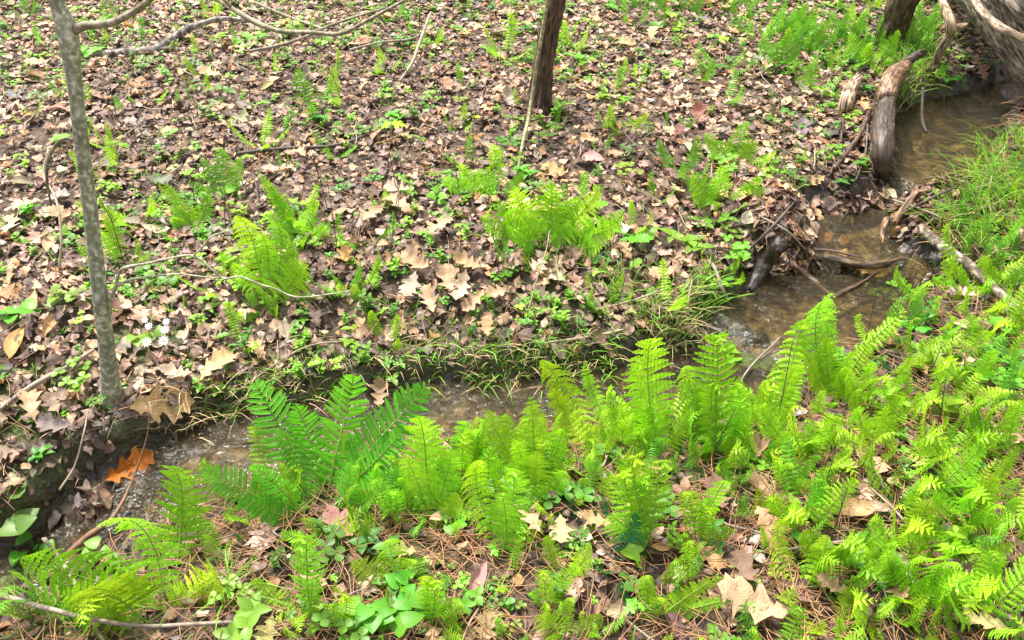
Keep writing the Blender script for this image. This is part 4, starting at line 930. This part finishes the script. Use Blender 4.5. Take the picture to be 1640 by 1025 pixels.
# ------------------------------------------------------------------ single fallen leaves
COLS = {'tan': (.50, .33, .20), 'pale': (.50, .39, .28), 'orange': (.55, .30, .11), 'brown': (.24, .145, .10), 'grey': (.24, .19, .175), 'buff': (.48, .30, .15), 'amber': (.62, .40, .20)}
def dry(B, mesh_, size, col, label, group, tilt=.3, az=None, up=.015, name='fallen_oak_leaf'):
    h, gx, gy = slopefix(B[0], B[1]); nrm = Vector((-float(np.clip(gx, -1, 1)), -float(np.clip(gy, -1, 1)), 1)).normalized()
    q = Vector((0, 0, 1)).rotation_difference(nrm).to_matrix().to_4x4()
    M = Matrix.Translation((B[0], B[1], B[2] + up)) @ q @ Matrix.Rotation(R(0, 6.28) if az is None else az, 4, 'Z') @ Matrix.Rotation(R(-tilt, tilt), 4, 'X') @ Matrix.Rotation(R(-tilt, tilt), 4, 'Y') @ Matrix.Diagonal((size, size, size, 1)) @ Matrix.Translation((0, -.45, 0))
    return tag(link(name, mesh_, M=M, color=col), label, 'leaf', group)
NAMED = [(1205,990,.17,'tan',0,'large pale tan oak leaf lying at the bottom edge, lower right',1.3),(262,668,.175,'amber',1,'large orange tan oak leaf on the bank edge right of the sapling foot',-1.2),(350,605,.13,'amber',2,'pale oak leaf above the large orange tan one',-.5),(290,615,.09,'pale',3,'curled pale leaf left of the pale oak leaf on the bank',1.5),
  (720,470,.12,'tan',4,'tan oak leaf in the middle of the far bank, left of two',0.2),(740,480,.12,'pale',5,'pale oak leaf in the middle of the far bank, right of two',2.9),(710,378,.12,'tan',6,'pinkish tan oak leaf below the arching fern frond',2.5),(780,545,.08,'buff',0,'small star shaped oak leaf above the bank edge',0.1),
  (955,852,.075,'buff',1,'pale orange torn leaf on needles at centre bottom',1.4),(850,850,.11,'tan',2,'tan oak leaf half hidden by ferns at centre bottom',.4),(1145,815,.11,'brown',3,'brown oak leaf standing beside the curly fern',0),(1190,935,.10,'brown',4,'wet dark brown leaf beside the large pale tan oak leaf',.2),
  (1325,960,.07,'tan',5,'small tan leaf right of the large pale tan oak leaf',1),(485,262,.09,'tan',6,'tan oak leaf with raised lobes behind the narrow frond',.6),(440,243,.06,'tan',7,'small pale oak leaf on the dark stick',1.6),(640,320,.11,'pale',8,'pale broad leaf pair in the far bank litter',1.2),
  (70,115,.12,'tan',0,'tan leaf left of the sapling top',1.9),(340,130,.12,'tan',1,'tan leaf patch under the lichened stick',1.2),(800,485,.09,'tan',3,'notched tan leaf left of the spreading fern',2.),(670,440,.12,'tan',5,'tan oak leaf with dark holes near the centre left',.9),(690,500,.11,'tan',8,'creased tan leaf below the pair',.3),
  (1470,325,.09,'brown',6,'rosy brown oak leaf on top of the leaf dam',1),(1380,185,.11,'buff',7,'tan oak leaf leaning against the black snag',2.8),(60,670,.11,'tan',2,'cream and tan leaf on the bank at lower left',.5),(100,700,.10,'grey',5,'grey leaf left of the mossy bank',1.5),(555,430,.09,'orange',4,'rust leaf standing on edge near the thin upright fern',.1),(945,240,.08,'buff',3,'buff oak leaf right of the slim sapling shoot',1.),(1060,455,.1,'tan',0,'tan leaf below the herb patch',1.9),(1000,420,.09,'buff',2,'orange tan leaf beside the broad leaved herb',.4),(960,560,.08,'brown',1,'brown leaf on the grassy bank edge',.7),(610,650,.09,'tan',3,'tan leaf hanging from the bank behind the tall fronds',.1)]
NAMED += [(20,380,.12,'pale',1,'bleached torn leaf lowest of the pale drift at the left edge',.4),(110,360,.11,'tan',4,'tan leaf at the right end of the pale drift at left',1.4),(50,345,.1,'pale',7,'pale broken leaf topmost in the drift at the left edge',2.2),(640,345,.13,'tan',2,'large tan leaf behind the pinkish one below the arching frond',.9),
  (600,360,.11,'tan',6,'tan leaf left of the large one below the arching frond',2.6),(750,440,.1,'buff',3,'buff leaf just above the two tan oak leaves',1.1),(760,500,.1,'tan',8,'tan leaf just below and right of the two oak leaves',2.4),(660,475,.11,'pale',0,'pale leaf left of the two tan oak leaves',2.9),(420,580,.09,'tan',2,'tan leaf on the bank left of the tall dark fronds',.6)]
for (u, v, s, c, k, lab, az) in NAMED: dry(ground(u, v), OAK[k % 9], s * 1.0, COLS[c], lab, None, .12, az, .045)
for (u, v, s, c, k, lab, az) in [(25,360,.10,'pale',0,'pale curled beech leaf at the left edge, upper',0),(80,350,.10,'pale',1,'pale drooping beech leaf left of the sapling',.3),(85,400,.10,'tan',2,'tan drooping beech leaf under the pale one',.1),(60,500,.12,'tan',3,'tan curled leaf beside the toothed green leaf',.3),(30,560,.13,'orange',4,'orange brown curled leaf at the left edge',.1),
  (90,530,.10,'buff',5,'buff curled leaf with twisted tip left of the sapling',2.9),(255,378,.10,'pale',6,'pale flat weathered leaf right of the sapling',1.5),(200,500,.09,'pale',7,'rolled cream leaf against the sapling trunk',1.2),(675,556,.05,'pale',0,'small white bleached leaf above the bank edge',1.4),(895,575,.07,'pale',1,'white curled leaf at the brook edge',.9),
  (1360,828,.12,'buff',2,'long curled tan leaf under the lower right ferns',1.5),(1395,825,.09,'pale',3,'cream leaf touching the long curled tan one',1.2),(400,700,.09,'brown',5,'brown leaf at the far waterline',1),(460,540,.08,'pale',6,'pale yellowish leaf under the large fern clump',.7),(440,470,.06,'buff',4,'buff leaf at the foot of the large fern clump',.7),
  (912,960,.09,'brown',7,'brown folded leaf right of the small bright fern',.1),(10,655,.09,'pale',3,'cream leaf cut by the left edge',1.4),(60,130,.1,'tan',5,'rolled tan leaf at upper left',1.4),(1350,150,.09,'tan',0,'dry curled leaf beside the short log',.3)]:
    dry(ground(u, v), OVAL[k], s, COLS[c], lab, None, .25, az, .025, 'fallen_beech_leaf')
# orange leaf hanging over the dark pool on its long stalk
p = ground(212, 765); o = dry(p, OAK[5], .14, (.42, .13, .01), 'bright orange leaf hanging over the dark pool at lower left', None, .2, -.8, .04)
used_n = 0
def lf(B, u, v):
    c = ('tan', 'tan', 'pale', 'brown', 'grey', 'buff', 'brown')[int(rng.integers(7))]; z = zone(B); oak = R(0, 1) < .65
    near_label(dry(B, (OAK if oak else OVAL)[int(rng.integers(8))], R(.07, .125) if oak else R(.06, .10), tuple(k * R(.7, 1.15) for k in COLS[c]),
        f"{c} fallen {'oak' if oak else 'beech'} leaf among the litter {z}", f"{c} {'oak' if oak else 'beech'} leaves {z}", .3, None, R(.012, .035), 'fallen_oak_leaf' if oak else 'fallen_beech_leaf'), f"{c} {'lobed oak' if oak else 'smooth oval'} leaf")
fill([(0,-20),(1640,-20),(1640,40),(1180,440),(1050,550),(400,590),(0,680)], 185, .07, lf)
fill([(330,880),(1180,720),(1560,430),(1640,420),(1640,1050),(330,1050)], 50, .09, lf)

# ------------------------------------------------------------------ trees, logs and sticks
def pxc(pts, y0=None):
    """pixel polyline with world y per point -> world points"""
    return [on_plane_y(u, v, y) for u, v, y in pts]
def rad(P, wpx):
    f = P[1] * cp - (P[2] - CAM[2]) * sp_; return wpx * .5 * f / FPX
def woody(name, cat, label, trunk, mat_, col=(1, 1, 1), parts=(), sides=12, n=30, rough=.12, ridges=0, part='trunk', group=None, seed=1, single=False):
    """trunk and parts: lists of (point, radius)"""
    P0 = trunk[0][0]; mb = MB(); tube(mb, [p - P0 for p, _ in trunk], [r for _, r in trunk], sides, n, rough, seed, col, True, ridges)
    if single or not parts:
        return tag(link(name, mb.mesh(name, mat_), loc=P0), label, cat, group) if not parts else None
    t = thing(name, P0, label, cat, group); link(part, mb.mesh(part, mat_), t)
    for nm, pts, c2 in parts:
        mb = MB()
        for seg in pts: tube(mb, [p - P0 for p, _ in seg], [r for _, r in seg], 7, max(8, len(seg) * 5), .08, seed + 3, c2)
        link(nm, mb.mesh(nm, mat_), t)
    return t
# pale sapling at left
b = ground(180, 642); y0 = b[1]
tr_ = [(b - [0, 0, .05], .026)] + [(P, rad(P, w)) for P, w in [(on_plane_y(u, v, y0 + dy), w) for u, v, dy, w in ((180,640,0,40),(178,622,0,31),(170,550,0,25),(160,470,.0,24),(146,350,.02,23),(130,220,.03,23),(119,130,.03,24),(108,50,.03,33),(92,5,.03,24),(60,-110,.02,23),(20,-260,0,24),(-60,-700,0,20))]]
def seg(pts): return [(P, rad(P, w)) for P, w in [(on_plane_y(u, v, y0 + dy), w) for u, v, dy, w in pts]]
WT = (1.25, 1.2, 1.1)
branches = [('branch', [seg([(112,52,.03,18),(135,42,.02,14),(180,36,0,12),(225,12,-.02,11),(250,-8,-.04,10),(300,-18,-.08,9),(350,0,-.15,8),(372,14,-.2,8)]),
                        seg([(372,14,-.2,8),(410,36,-.25,9),(450,50,-.28,8),(500,52,-.3,7),(545,54,-.32,7),(590,32,-.33,6),(640,5,-.34,5),(700,-25,-.35,4)]),
                        seg([(372,14,-.2,6),(350,-10,-.2,5),(330,-40,-.2,4)]), seg([(500,52,-.3,5),(560,30,-.3,4),(620,12,-.3,3)])], (.8, .7, .6)),
            ('twig', [seg([(175,482,.0,7),(185,462,-.02,6),(195,432,-.03,6),(240,421,-.04,4),(270,414,-.05,4),(310,410,-.06,4),(340,432,-.07,3.5),(358,446,-.07,3.5),(385,443,-.08,3),(415,455,-.08,3),(440,462,-.09,2.5),(480,476,-.1,2.5),(560,466,-.12,2)]),
                      seg([(186,458,-.03,5),(210,448,-.04,4),(240,443,-.05,3.5),(285,439,-.06,3),(330,444,-.07,3),(358,446,-.07,3)]),
                      seg([(310,410,-.06,3.5),(325,395,-.06,3),(340,378,-.06,2.5),(372,368,-.06,1.5)]), seg([(282,414,-.05,2.5),(284,430,-.05,2),(280,438,-.05,1.5)]), seg([(345,436,-.07,2),(352,422,-.07,1.5)]), seg([(358,446,-.07,2),(368,455,-.07,1.5),(376,460,-.07,1)])], WT),
            ('stub', [seg([(116,225,.03,7),(108,222,.03,5),(96,226,.02,6),(80,248,.01,6),(75,285,0,5),(82,330,0,3)])], (.6, .5, .4))]
woody('sapling_tree', 'tree', 'slim pale grey sapling with smooth mottled bark rising at the left', tr_, M_SAPL, (1, 1, 1), branches, 16, 60, .07, seed=2)
# dark trunk in the middle
b = ground(862, 172); y0 = b[1]
woody('young_tree', 'tree', 'dark furrowed slender trunk rising at top centre', [(b - [0, 0, .06], .075)] + seg([(863,166,0,50),(865,150,0,38),(870,110,0,33),(880,50,0,32),(892,0,0,31),(915,-120,0,32),(960,-500,0,28)]), M_BARK, (1, 1, 1), (), 22, 60, .14, 7, seed=4)
woody('sapling_shoot', 'tree', 'thin pale shoot leaning beside the dark trunk', [(ground(826,300), .003)] + seg([(835,240,-.5,5),(848,180,-.2,6),(862,90,-.1,6),(877,0,-.05,6),(890,-110,0,5)]), M_SAPL, (.8, .75, .5), (), 8, 40, .08, seed=5)
b = ground(1422, 78); y0 = b[1]
woody('mossy_tree', 'tree', 'dark mossy trunk leaning right behind the lush ferns', [(b - [0, 0, .06], .07)] + seg([(1423,70,0,44),(1432,40,0,44),(1448,0,0,46),(1480,-90,0,44),(1560,-400,0,38)]), M_BARK, (.75, .95, .5), (), 18, 50, .16, 5, seed=6)
# big fallen log, upper right
def lay(pts):   # (u, v, height above ground, width px)
    out = []
    for u, v, h, w in pts:
        g = ground(u, v); b_ = max(g[2], float(level(g[0], g[1])) - .01 if float(sdw(g[0], g[1])) < 0 else -9); P = unproj(u, v, b_ + h); out.append((P, rad(P, w)))
    return out
L0 = lay([(1480,-140,.25,60),(1540,-60,.22,70),(1586,0,.2,74),(1632,65,.16,72),(1682,135,.13,68),(1730,200,.1,64),(1790,280,.1,60)])
woody('fallen_log', 'log', 'thick weathered fallen log crossing the upper right corner', L0, M_LOG, (1, .95, .9), [('pale_split_branch', [lay([(1545,-30,.3,10),(1570,15,.3,12),(1600,42,.3,14),(1625,55,.3,12),(1660,70,.28,10)])], (1.7, 1.5, 1.35))], 26, 60, .1, 0, 'log_trunk', seed=8)
woody('fallen_tree', 'log', 'darker trunk lying behind the thick fallen log at the corner', lay([(1580,-60,.3,34),(1622,-5,.3,36),(1665,45,.25,36),(1720,110,.2,34)]), M_LOG, (.7, .65, .6), (), 16, 40, .15, 4, seed=9)
woody('bent_branch', 'branch', 'bent pale branch with a fork coming down to the upper pool', lay([(1500,-30,.3,12),(1512,10,.26,14),(1523,38,.22,16),(1520,58,.18,16),(1505,85,.12,14),(1492,112,.04,12)]), M_LOG, (1.5, 1.35, 1.1), [('fork', [lay([(1522,46,.2,14),(1536,44,.2,12),(1548,40,.2,7)])], (1.5, 1.3, 1.05)), ('snag_tip', [lay([(1520,58,.18,10),(1514,74,.13,6),(1500,100,.06,3)])], (1.7, 1.5, 1.2))], 12, 34, .15, part='branch_stem', seed=10)
# black snag
woody('charred_snag', 'log', 'short black and tan rotten log ending at the upper pool', lay([(1478,84,.14,12),(1458,96,.11,16),(1440,112,.08,20),(1430,130,.09,26),(1421,165,.09,28),(1414,205,.08,33),(1413,240,.06,34),(1414,265,.04,24),(1417,288,.015,8)]), M_WETW, (1.5, 1.4, 1.3), [('straw_top', [lay([(1452,104,.1,18),(1438,116,.1,30),(1424,135,.105,34),(1420,160,.10,28)])], (5, 3.9, 2.9)), ('knot', [lay([(1424,240,.06,16),(1433,243,.06,14),(1437,246,.05,6)])], (3, 2.6, 2.2))], 18, 40, .25, 5, 'log_core', seed=11)
woody('short_log', 'log', 'short tan log piece left of the black snag', lay([(1374,126,.06,18),(1362,145,.05,22),(1355,165,.04,24),(1352,178,.02,18)]), M_LOG, (1.6, 1.3, 1.1), (), 12, 20, .15, seed=12)
woody('lying_pole', 'log', 'long pale bark pole slanting down the right bank', lay([(1476,368,.03,14),(1500,388,.03,17),(1530,410,.03,17),(1560,432,.03,17),(1600,470,.04,16),(1640,500,.04,15),(1700,550,.05,14)]), M_LICH, (.95, .85, .75), (), 12, 50, .1, seed=13)
woody('lichened_branch', 'branch', 'lichen covered fallen branch at upper left', lay([(148,86,.03,10),(200,84,.03,12),(245,80,.03,13),(270,66,.04,12),(300,46,.05,11),(330,36,.06,9),(358,30,.06,8),(400,34,.05,6)]), M_LICH, (1, 1, 1), [('side_branch', [lay([(245,80,.03,9),(280,79,.025,8),(305,84,.02,5)])], (.5, .45, .4))], 10, 40, .12, part='branch_stem', seed=14)
WB = (1, 1, 1)
woody('wet_log', 'log', 'black wet log at the left edge of the middle pool', lay([(1248,392,.05,22),(1232,415,.04,24),(1215,440,.03,24),(1198,468,.0,18)]), M_WETW, WB, (), 12, 24, .2, seed=15)
woody('weir_root', 'root', 'mossy wet root forming the lip between two pools', lay([(1225,418,.01,12),(1262,412,.004,14),(1300,410,.0,13),(1340,416,.0,15),(1375,424,.0,13),(1410,424,.0,14),(1450,414,.0,10)]), M_WETW, (1.7, 1.4, .8), (), 10, 40, .3, seed=16)
woody('dam_stick', 'stick', 'thick brown stick slanting over the leaf dam', lay([(1432,358,.03,10),(1450,332,.05,13),(1468,312,.06,12),(1488,304,.05,10)]), M_LOG, (1.1, .8, .65), (), 9, 20, .1, seed=17)
woody('dam_stick', 'stick', 'short brown stick standing at the right side of the small pool', lay([(1412,392,.0,8),(1414,370,.008,10),(1420,350,.02,9)]), M_LOG, (1, .75, .55), (), 9, 16, .1, seed=18)
woody('sunken_branch', 'stick', 'brown sunken branch under the lip of the weir', lay([(1270,425,.006,12),(1295,445,.0,12),(1318,462,-.002,10),(1335,476,-.004,7)]), M_WETW, (2.6, 2, 1.6), (), 9, 18, .15, seed=19)
woody('pool_twig', 'stick', 'dark twig breaking the surface of the middle pool', lay([(1318,484,.008,6),(1350,468,.015,8),(1385,450,.012,5),(1410,432,.01,3)]), M_WETW, (2, 1.7, 1.4), (), 7, 18, .1, seed=20)
woody('root_tangle', 'root', 'dark roots hanging in the bank beside the black snag', lay([(1395,170,.04,8),(1380,210,.03,10),(1360,240,.03,10),(1335,270,.02,8)]), M_WETW, (2, 1.6, 1.3), [('rootlet', [lay([(1350,190,.03,6),(1345,230,.03,5),(1330,280,.02,3)]), lay([(1390,200,.05,5),(1385,250,.03,5),(1370,290,.02,3)]), lay([(1400,210,.04,6),(1395,240,.02,5),(1400,280,.01,3)])], (1.4, 1.1, .9))], 8, 20, .2, part='root_stem', seed=21)
TW = (.30, .24, .19); TD = (.10, .075, .06); TP = (.36, .28, .21)
ST = [((0,775),(60,800)), ]
for (pts, c, lab) in [
    ([(-30,945,.12,9),(60,970,.12,9),(130,988,.1,8),(200,1000,.08,7),(250,1003,.05,7),(300,1000,.04,7),(400,995,.03,6)], TW, 'long grey branch arching across the bottom left corner'),
    ([(70,862,.2,7),(100,900,.16,7),(125,945,.12,6),(150,1000,.06,5),(175,1040,.03,5)], TW, 'grey stem crossing the long branch at lower left'),
    ([(0,655,.02,7),(40,625,.02,8),(80,602,.02,9),(110,586,.02,8),(150,560,.02,6)], TW, 'grey stick at left edge below the orange curled leaf'),
    ([(95,900,.03,10),(140,860,.04,12),(180,830,.05,8),(212,770,.06,4),(235,700,.07,2),(238,660,.05,2)], (.2, .11, .06), 'brown curved stick in the dark pool under the orange leaf'),
    ([(95,785,.03,4),(120,745,.05,3),(135,690,.05,3),(140,660,.03,2)], TP, 'thin straw stem leaning on the mossy bank'),
    ([(690,20,.1,4),(675,60,.08,5),(660,100,.05,5),(640,130,.03,4)], TP, 'pale thin twig leaning left of the dark trunk'),
    ([(410,5,.05,4),(470,30,.04,5),(520,48,.03,5),(560,70,.02,4)], TP, 'pale twig in the brush pile at the top'),
    ([(560,80,.04,4),(610,68,.04,4),(660,62,.04,4),(700,40,.05,3)], TW, 'grey twig crossing the brush at the top'),
    ([(400,82,.04,5),(450,72,.05,5),(500,55,.06,4)], TW, 'bent grey twig right of the lichened branch'),
    ([(380,246,.02,6),(450,238,.02,6),(540,232,.02,5),(610,206,.02,4)], TD, 'long dark stick on the far bank behind the narrow frond'),
    ([(95,430,.02,5),(98,380,.1,4),(90,320,.15,4),(70,280,.15,4),(78,240,.2,4)], TP, 'thin pale dead stem left of the sapling trunk'),
    ([(845,500,.02,2),(862,440,.04,3),(875,400,.05,2),(880,370,.05,2)], TP, 'straw coloured stalk below the spreading fern'),
    ([(940,500,.02,3),(1000,485,.03,4),(1060,466,.03,3)], TP, 'pale stalk lying toward the herb patch'),
    ([(880,548,.02,4),(940,540,.02,5),(1000,528,.03,4)], TP, 'pale stick above the brook edge at centre'),
    ([(1165,480,.03,6),(1155,460,.03,7),(1145,430,.03,6),(1135,418,.02,5)], TW, 'curved grey root at the tip of the bank'),
    ([(1100,520,.02,4),(1103,480,.04,4),(1108,450,.05,3)], TP, 'straw clump stem at the bank tip'),
    ([(1250,540,.02,3),(1200,590,.02,3),(1170,640,.04,2)], TW, 'thin twig at the near edge of the middle pool'),
    ([(1390,555,.02,5),(1420,562,.03,5),(1450,568,.02,4),(1480,575,.02,4)], TP, 'pale stick behind the tall narrow fern'),
    ([(1500,570,.03,4),(1560,560,.03,4),(1600,540,.03,3)], TP, 'white stick under the right hand ferns'),
    ([(1260,880,.04,4),(1350,868,.03,6),(1420,872,.03,6),(1460,885,.02,4)], TW, 'grey stick lying below the curled tan leaf'),
    ([(975,770,.03,5),(995,800,.03,5),(1020,835,.02,6)], TD, 'dark stick left of the hooked fern pair'),
    ([(1440,345,.04,4),(1490,318,.06,5),(1530,300,.05,3)], TD, 'thin dark stick across the small leaf dam'),
    ([(1430,320,.04,3),(1475,335,.05,4),(1510,350,.03,3)], TW, 'thin grey stick crossing the dark one on the small leaf dam'),
    ([(1200,400,.05,4),(1240,360,.06,5),(1275,320,.05,3)], TD, 'dark stick lying over the big wet leaf heap'),
    ([(1215,345,.06,3),(1260,370,.06,4),(1290,400,.03,3)], TW, 'grey stick across the big wet leaf heap'),
    ([(1240,415,.02,4),(1310,400,.02,4),(1380,412,.02,3)], TD, 'thin dark stick along the weir root'),
    ([(740,735,.02,3),(690,690,.04,3),(640,660,.03,2)], TW, 'thin twig dipping in the brook'),
    ([(535,690,.05,2),(545,640,.08,2),(556,600,.06,3)], TW, 'grey twig standing between the tall dark fronds'),
    ([(1478,140,.1,4),(1477,190,.06,5),(1484,212,.03,4)], TD, 'dark twig hanging into the upper pool'),
    ([(360,640,.02,2),(480,560,.03,3),(560,545,.02,2)], TP, 'straw stem lying behind the tall dark fronds')]:
    woody('fallen_stick', 'stick', lab, lay(pts), M_TWIG, c, (), 7, 26, .12, group=None, seed=int(rng.integers(99)))
# dark upright bare stems of last year's plants
k = 0
def bs(B, u, v):
    h = R(.10, .32); lx, ly = R(-.25, .25), R(-.2, .2); mb = MB(); c = np.array(TD) * R(.6, 1.6)
    P = [np.zeros(3), np.array([lx * h * .4, ly * h * .4, h * .5]), np.array([lx * h, ly * h, h])]
    tube(mb, P, [.0018, .0015, .0009], 5, 10, .05, 1, c)
    for j in range(int(rng.integers(0, 4))):
        f = R(.3, .9); q = P[2] * f; a = R(0, 6.28); l = R(.02, .07)
        tube(mb, [q, q + [math.cos(a) * l * .6, math.sin(a) * l * .6, l * .5], q + [math.cos(a) * l, math.sin(a) * l, l]], [.001, .0009, .0006], 4, 5, 0, 1, c)
    z = zone(B); near_label(tag(link('bare_stem', mb.mesh('bare_stem', M_TWIG), loc=B), 'thin dark leafless stem standing ' + z, 'stem', 'thin dark stems ' + z), 'thin dark bare stem')
fill([(100,60),(900,60),(900,300),(600,480),(150,480)], 34, .12, bs)
fill([(850,400),(1600,500),(1640,900),(900,900)], 14, .12, bs)
def tw(B, u, v):
    L_ = R(.06, .25); a = R(0, 6.28); P = []
    for j in range(4):
        f = (j / 3 - .5) * L_; x = B[0] + math.cos(a) * f + R(-.01, .01); y = B[1] + math.sin(a) * f + R(-.01, .01); P.append(np.array([x, y, float(H(x, y)) + .028 + R(0, .01)]))
    w = R(.0012, .0035); c = (TW, TD, TP)[int(rng.integers(3))]; z = zone(B); wd = {TW: 'grey', TD: 'dark', TP: 'pale'}[c]
    mb = MB(); tube(mb, [p - B for p in P], [w * .8, w, w, w * .5], 6, 14, .1, 3, c)
    near_label(tag(link('fallen_twig', mb.mesh('fallen_twig', M_TWIG), loc=B), f'short {wd} twig on the litter {z}', 'twig', f'{wd} twigs {z}'), f'short {wd} twig')
fill([(0,-20),(1640,-20),(1640,60),(1180,460),(1050,570),(400,610),(0,680)], 110, .06, tw)
fill([(330,880),(1180,720),(1560,430),(1640,420),(1640,1050),(330,1050)], 30, .09, tw)

# ------------------------------------------------------------------ star flowers, stones
FL = [(232,512,.012),(238,522,.013),(266,515,.013),(264,528,.015),(235,548,.017),(262,545,.018)]
WF = ['uppermost left','just below the uppermost left','uppermost right','second from top on the right','lowest left, beside the leaf','lowest right']
for (u, v, s), wl in zip(FL, WF):
    g = ground(u, v + 30); T = on_plane_y(u, v, g[1]); t = thing('star_flower', g, 'white star shaped flower in the small cluster, ' + wl, 'flower', 'white star flowers by the sapling')
    h = T - g; mb = MB(); tube(mb, [np.zeros(3), h * .5 + [.004, 0, 0], h], [.0012, .001, .0009], 5, 8, col=(.12, .3, .04)); link('stem', mb.mesh('stem', M_STRAW), t)
    mb = MB()
    for j in range(10):
        V, Q = blade(3, None, 1, .42, .2, -.15); a = j * .628; ca, sa = math.cos(a), math.sin(a)
        mb.add(V @ np.array([[ca, -sa, 0], [sa, ca, 0], [0, 0, 1]]).T, Q, (), (.8, .8, .8))
    pt = link('petals', mb.mesh('petals', M_PETAL), t, M=Matrix.Translation(h) @ Matrix.Rotation(.6 + R(-.2, .2), 4, 'X') @ Matrix.Rotation(R(0, 1), 4, 'Z') @ Matrix.Diagonal((s, s, s, 1)))
    mb = MB(); tube(mb, [(0, 0, .02), (0, 0, .12)], [.14, .1], 8, col=(.6, .55, .1)); link('flower_centre', mb.mesh('flower_centre', M_STRAW), t, M=pt.matrix_basis.copy())
def stone_mesh(seed):
    import bmesh
    bm = bmesh.new(); bmesh.ops.create_icosphere(bm, subdivisions=3, radius=1)
    for v in bm.verts:
        c = v.co; k = 1 + .35 * float(fbm(c.x * 1.1 + seed * 3, c.y * 1.1 + c.z * 1.7, 1, 3)); v.co = Vector((c.x * k, c.y * k * .8, c.z * k * .55))
    me = bpy.data.meshes.new('stone'); bm.to_mesh(me); bm.free()
    for p in me.polygons: p.use_smooth = True
    a = me.color_attributes.new('col', 'FLOAT_COLOR', 'POINT'); a.data.foreach_set('color', np.ones(len(me.vertices) * 4)); me.materials.append(M_STONE); return me
m, N, L, B = mat('wet_stone'); M_STONE = m
oi = N.new('ShaderNodeObjectInfo'); n = nz(N, L, 6, 5, N.new('ShaderNodeTexCoord').outputs['Object']); r = ramp(N, L, n.outputs[0], [(.35, (.5,) * 3), (.65, (1.3,) * 3)])
L.new(mul(N, L, oi.outputs['Color'], r.outputs[0]), B.inputs['Base Color']); B.inputs['Roughness'].default_value = .3; bump(N, L, n.outputs[0], .5, .05, B)
STN = [stone_mesh(s) for s in range(5)]
def stone(u, v, s, col, lab, group=None, dz=.0):
    g = ground(u, v); M = Matrix.Translation((g[0], g[1], g[2] + dz)) @ Matrix.Rotation(R(0, 6), 4, 'Z') @ Matrix.Diagonal((s, s, s, 1))
    return tag(link('stone', STN[int(rng.integers(5))], M=M, color=col), lab, 'stone', group)
stone(297, 717, .011, (.45, .24, .1), 'small orange pebble at the water edge', dz=.01); stone(320, 720, .012, (.42, .38, .32), 'flat pale pebble beside the orange one', dz=.01)
for i, (u, v, s) in enumerate(((1180,535,.03),(1215,545,.028),(1150,520,.02))):
    stone(u, v, s, (.05, .04, .03), ('dark rounded stone in the riffle, left of the white water','dark rounded stone in the riffle, right end','small dark stone at the bank above the riffle')[i], 'stones in the riffle', .012)
for i in range(34):
    f = R(4, 14.9); a = int(f); c0 = CL[a]; c1 = CL[a + 1]; u = c0[0] + (c1[0] - c0[0]) * (f - a) + R(-15, 15); v = c0[1] + (c1[1] - c0[1]) * (f - a) + R(-45, 45)
    stone(u, v, R(.008, .022), (R(.05, .16), R(.04, .12), R(.025, .08)), '', 'small stones in the brook bed')
    near_label(bpy.context.scene.collection.objects[-1], 'small stone in the brook bed')
finish_labels()
print('objects', len(bpy.data.objects))
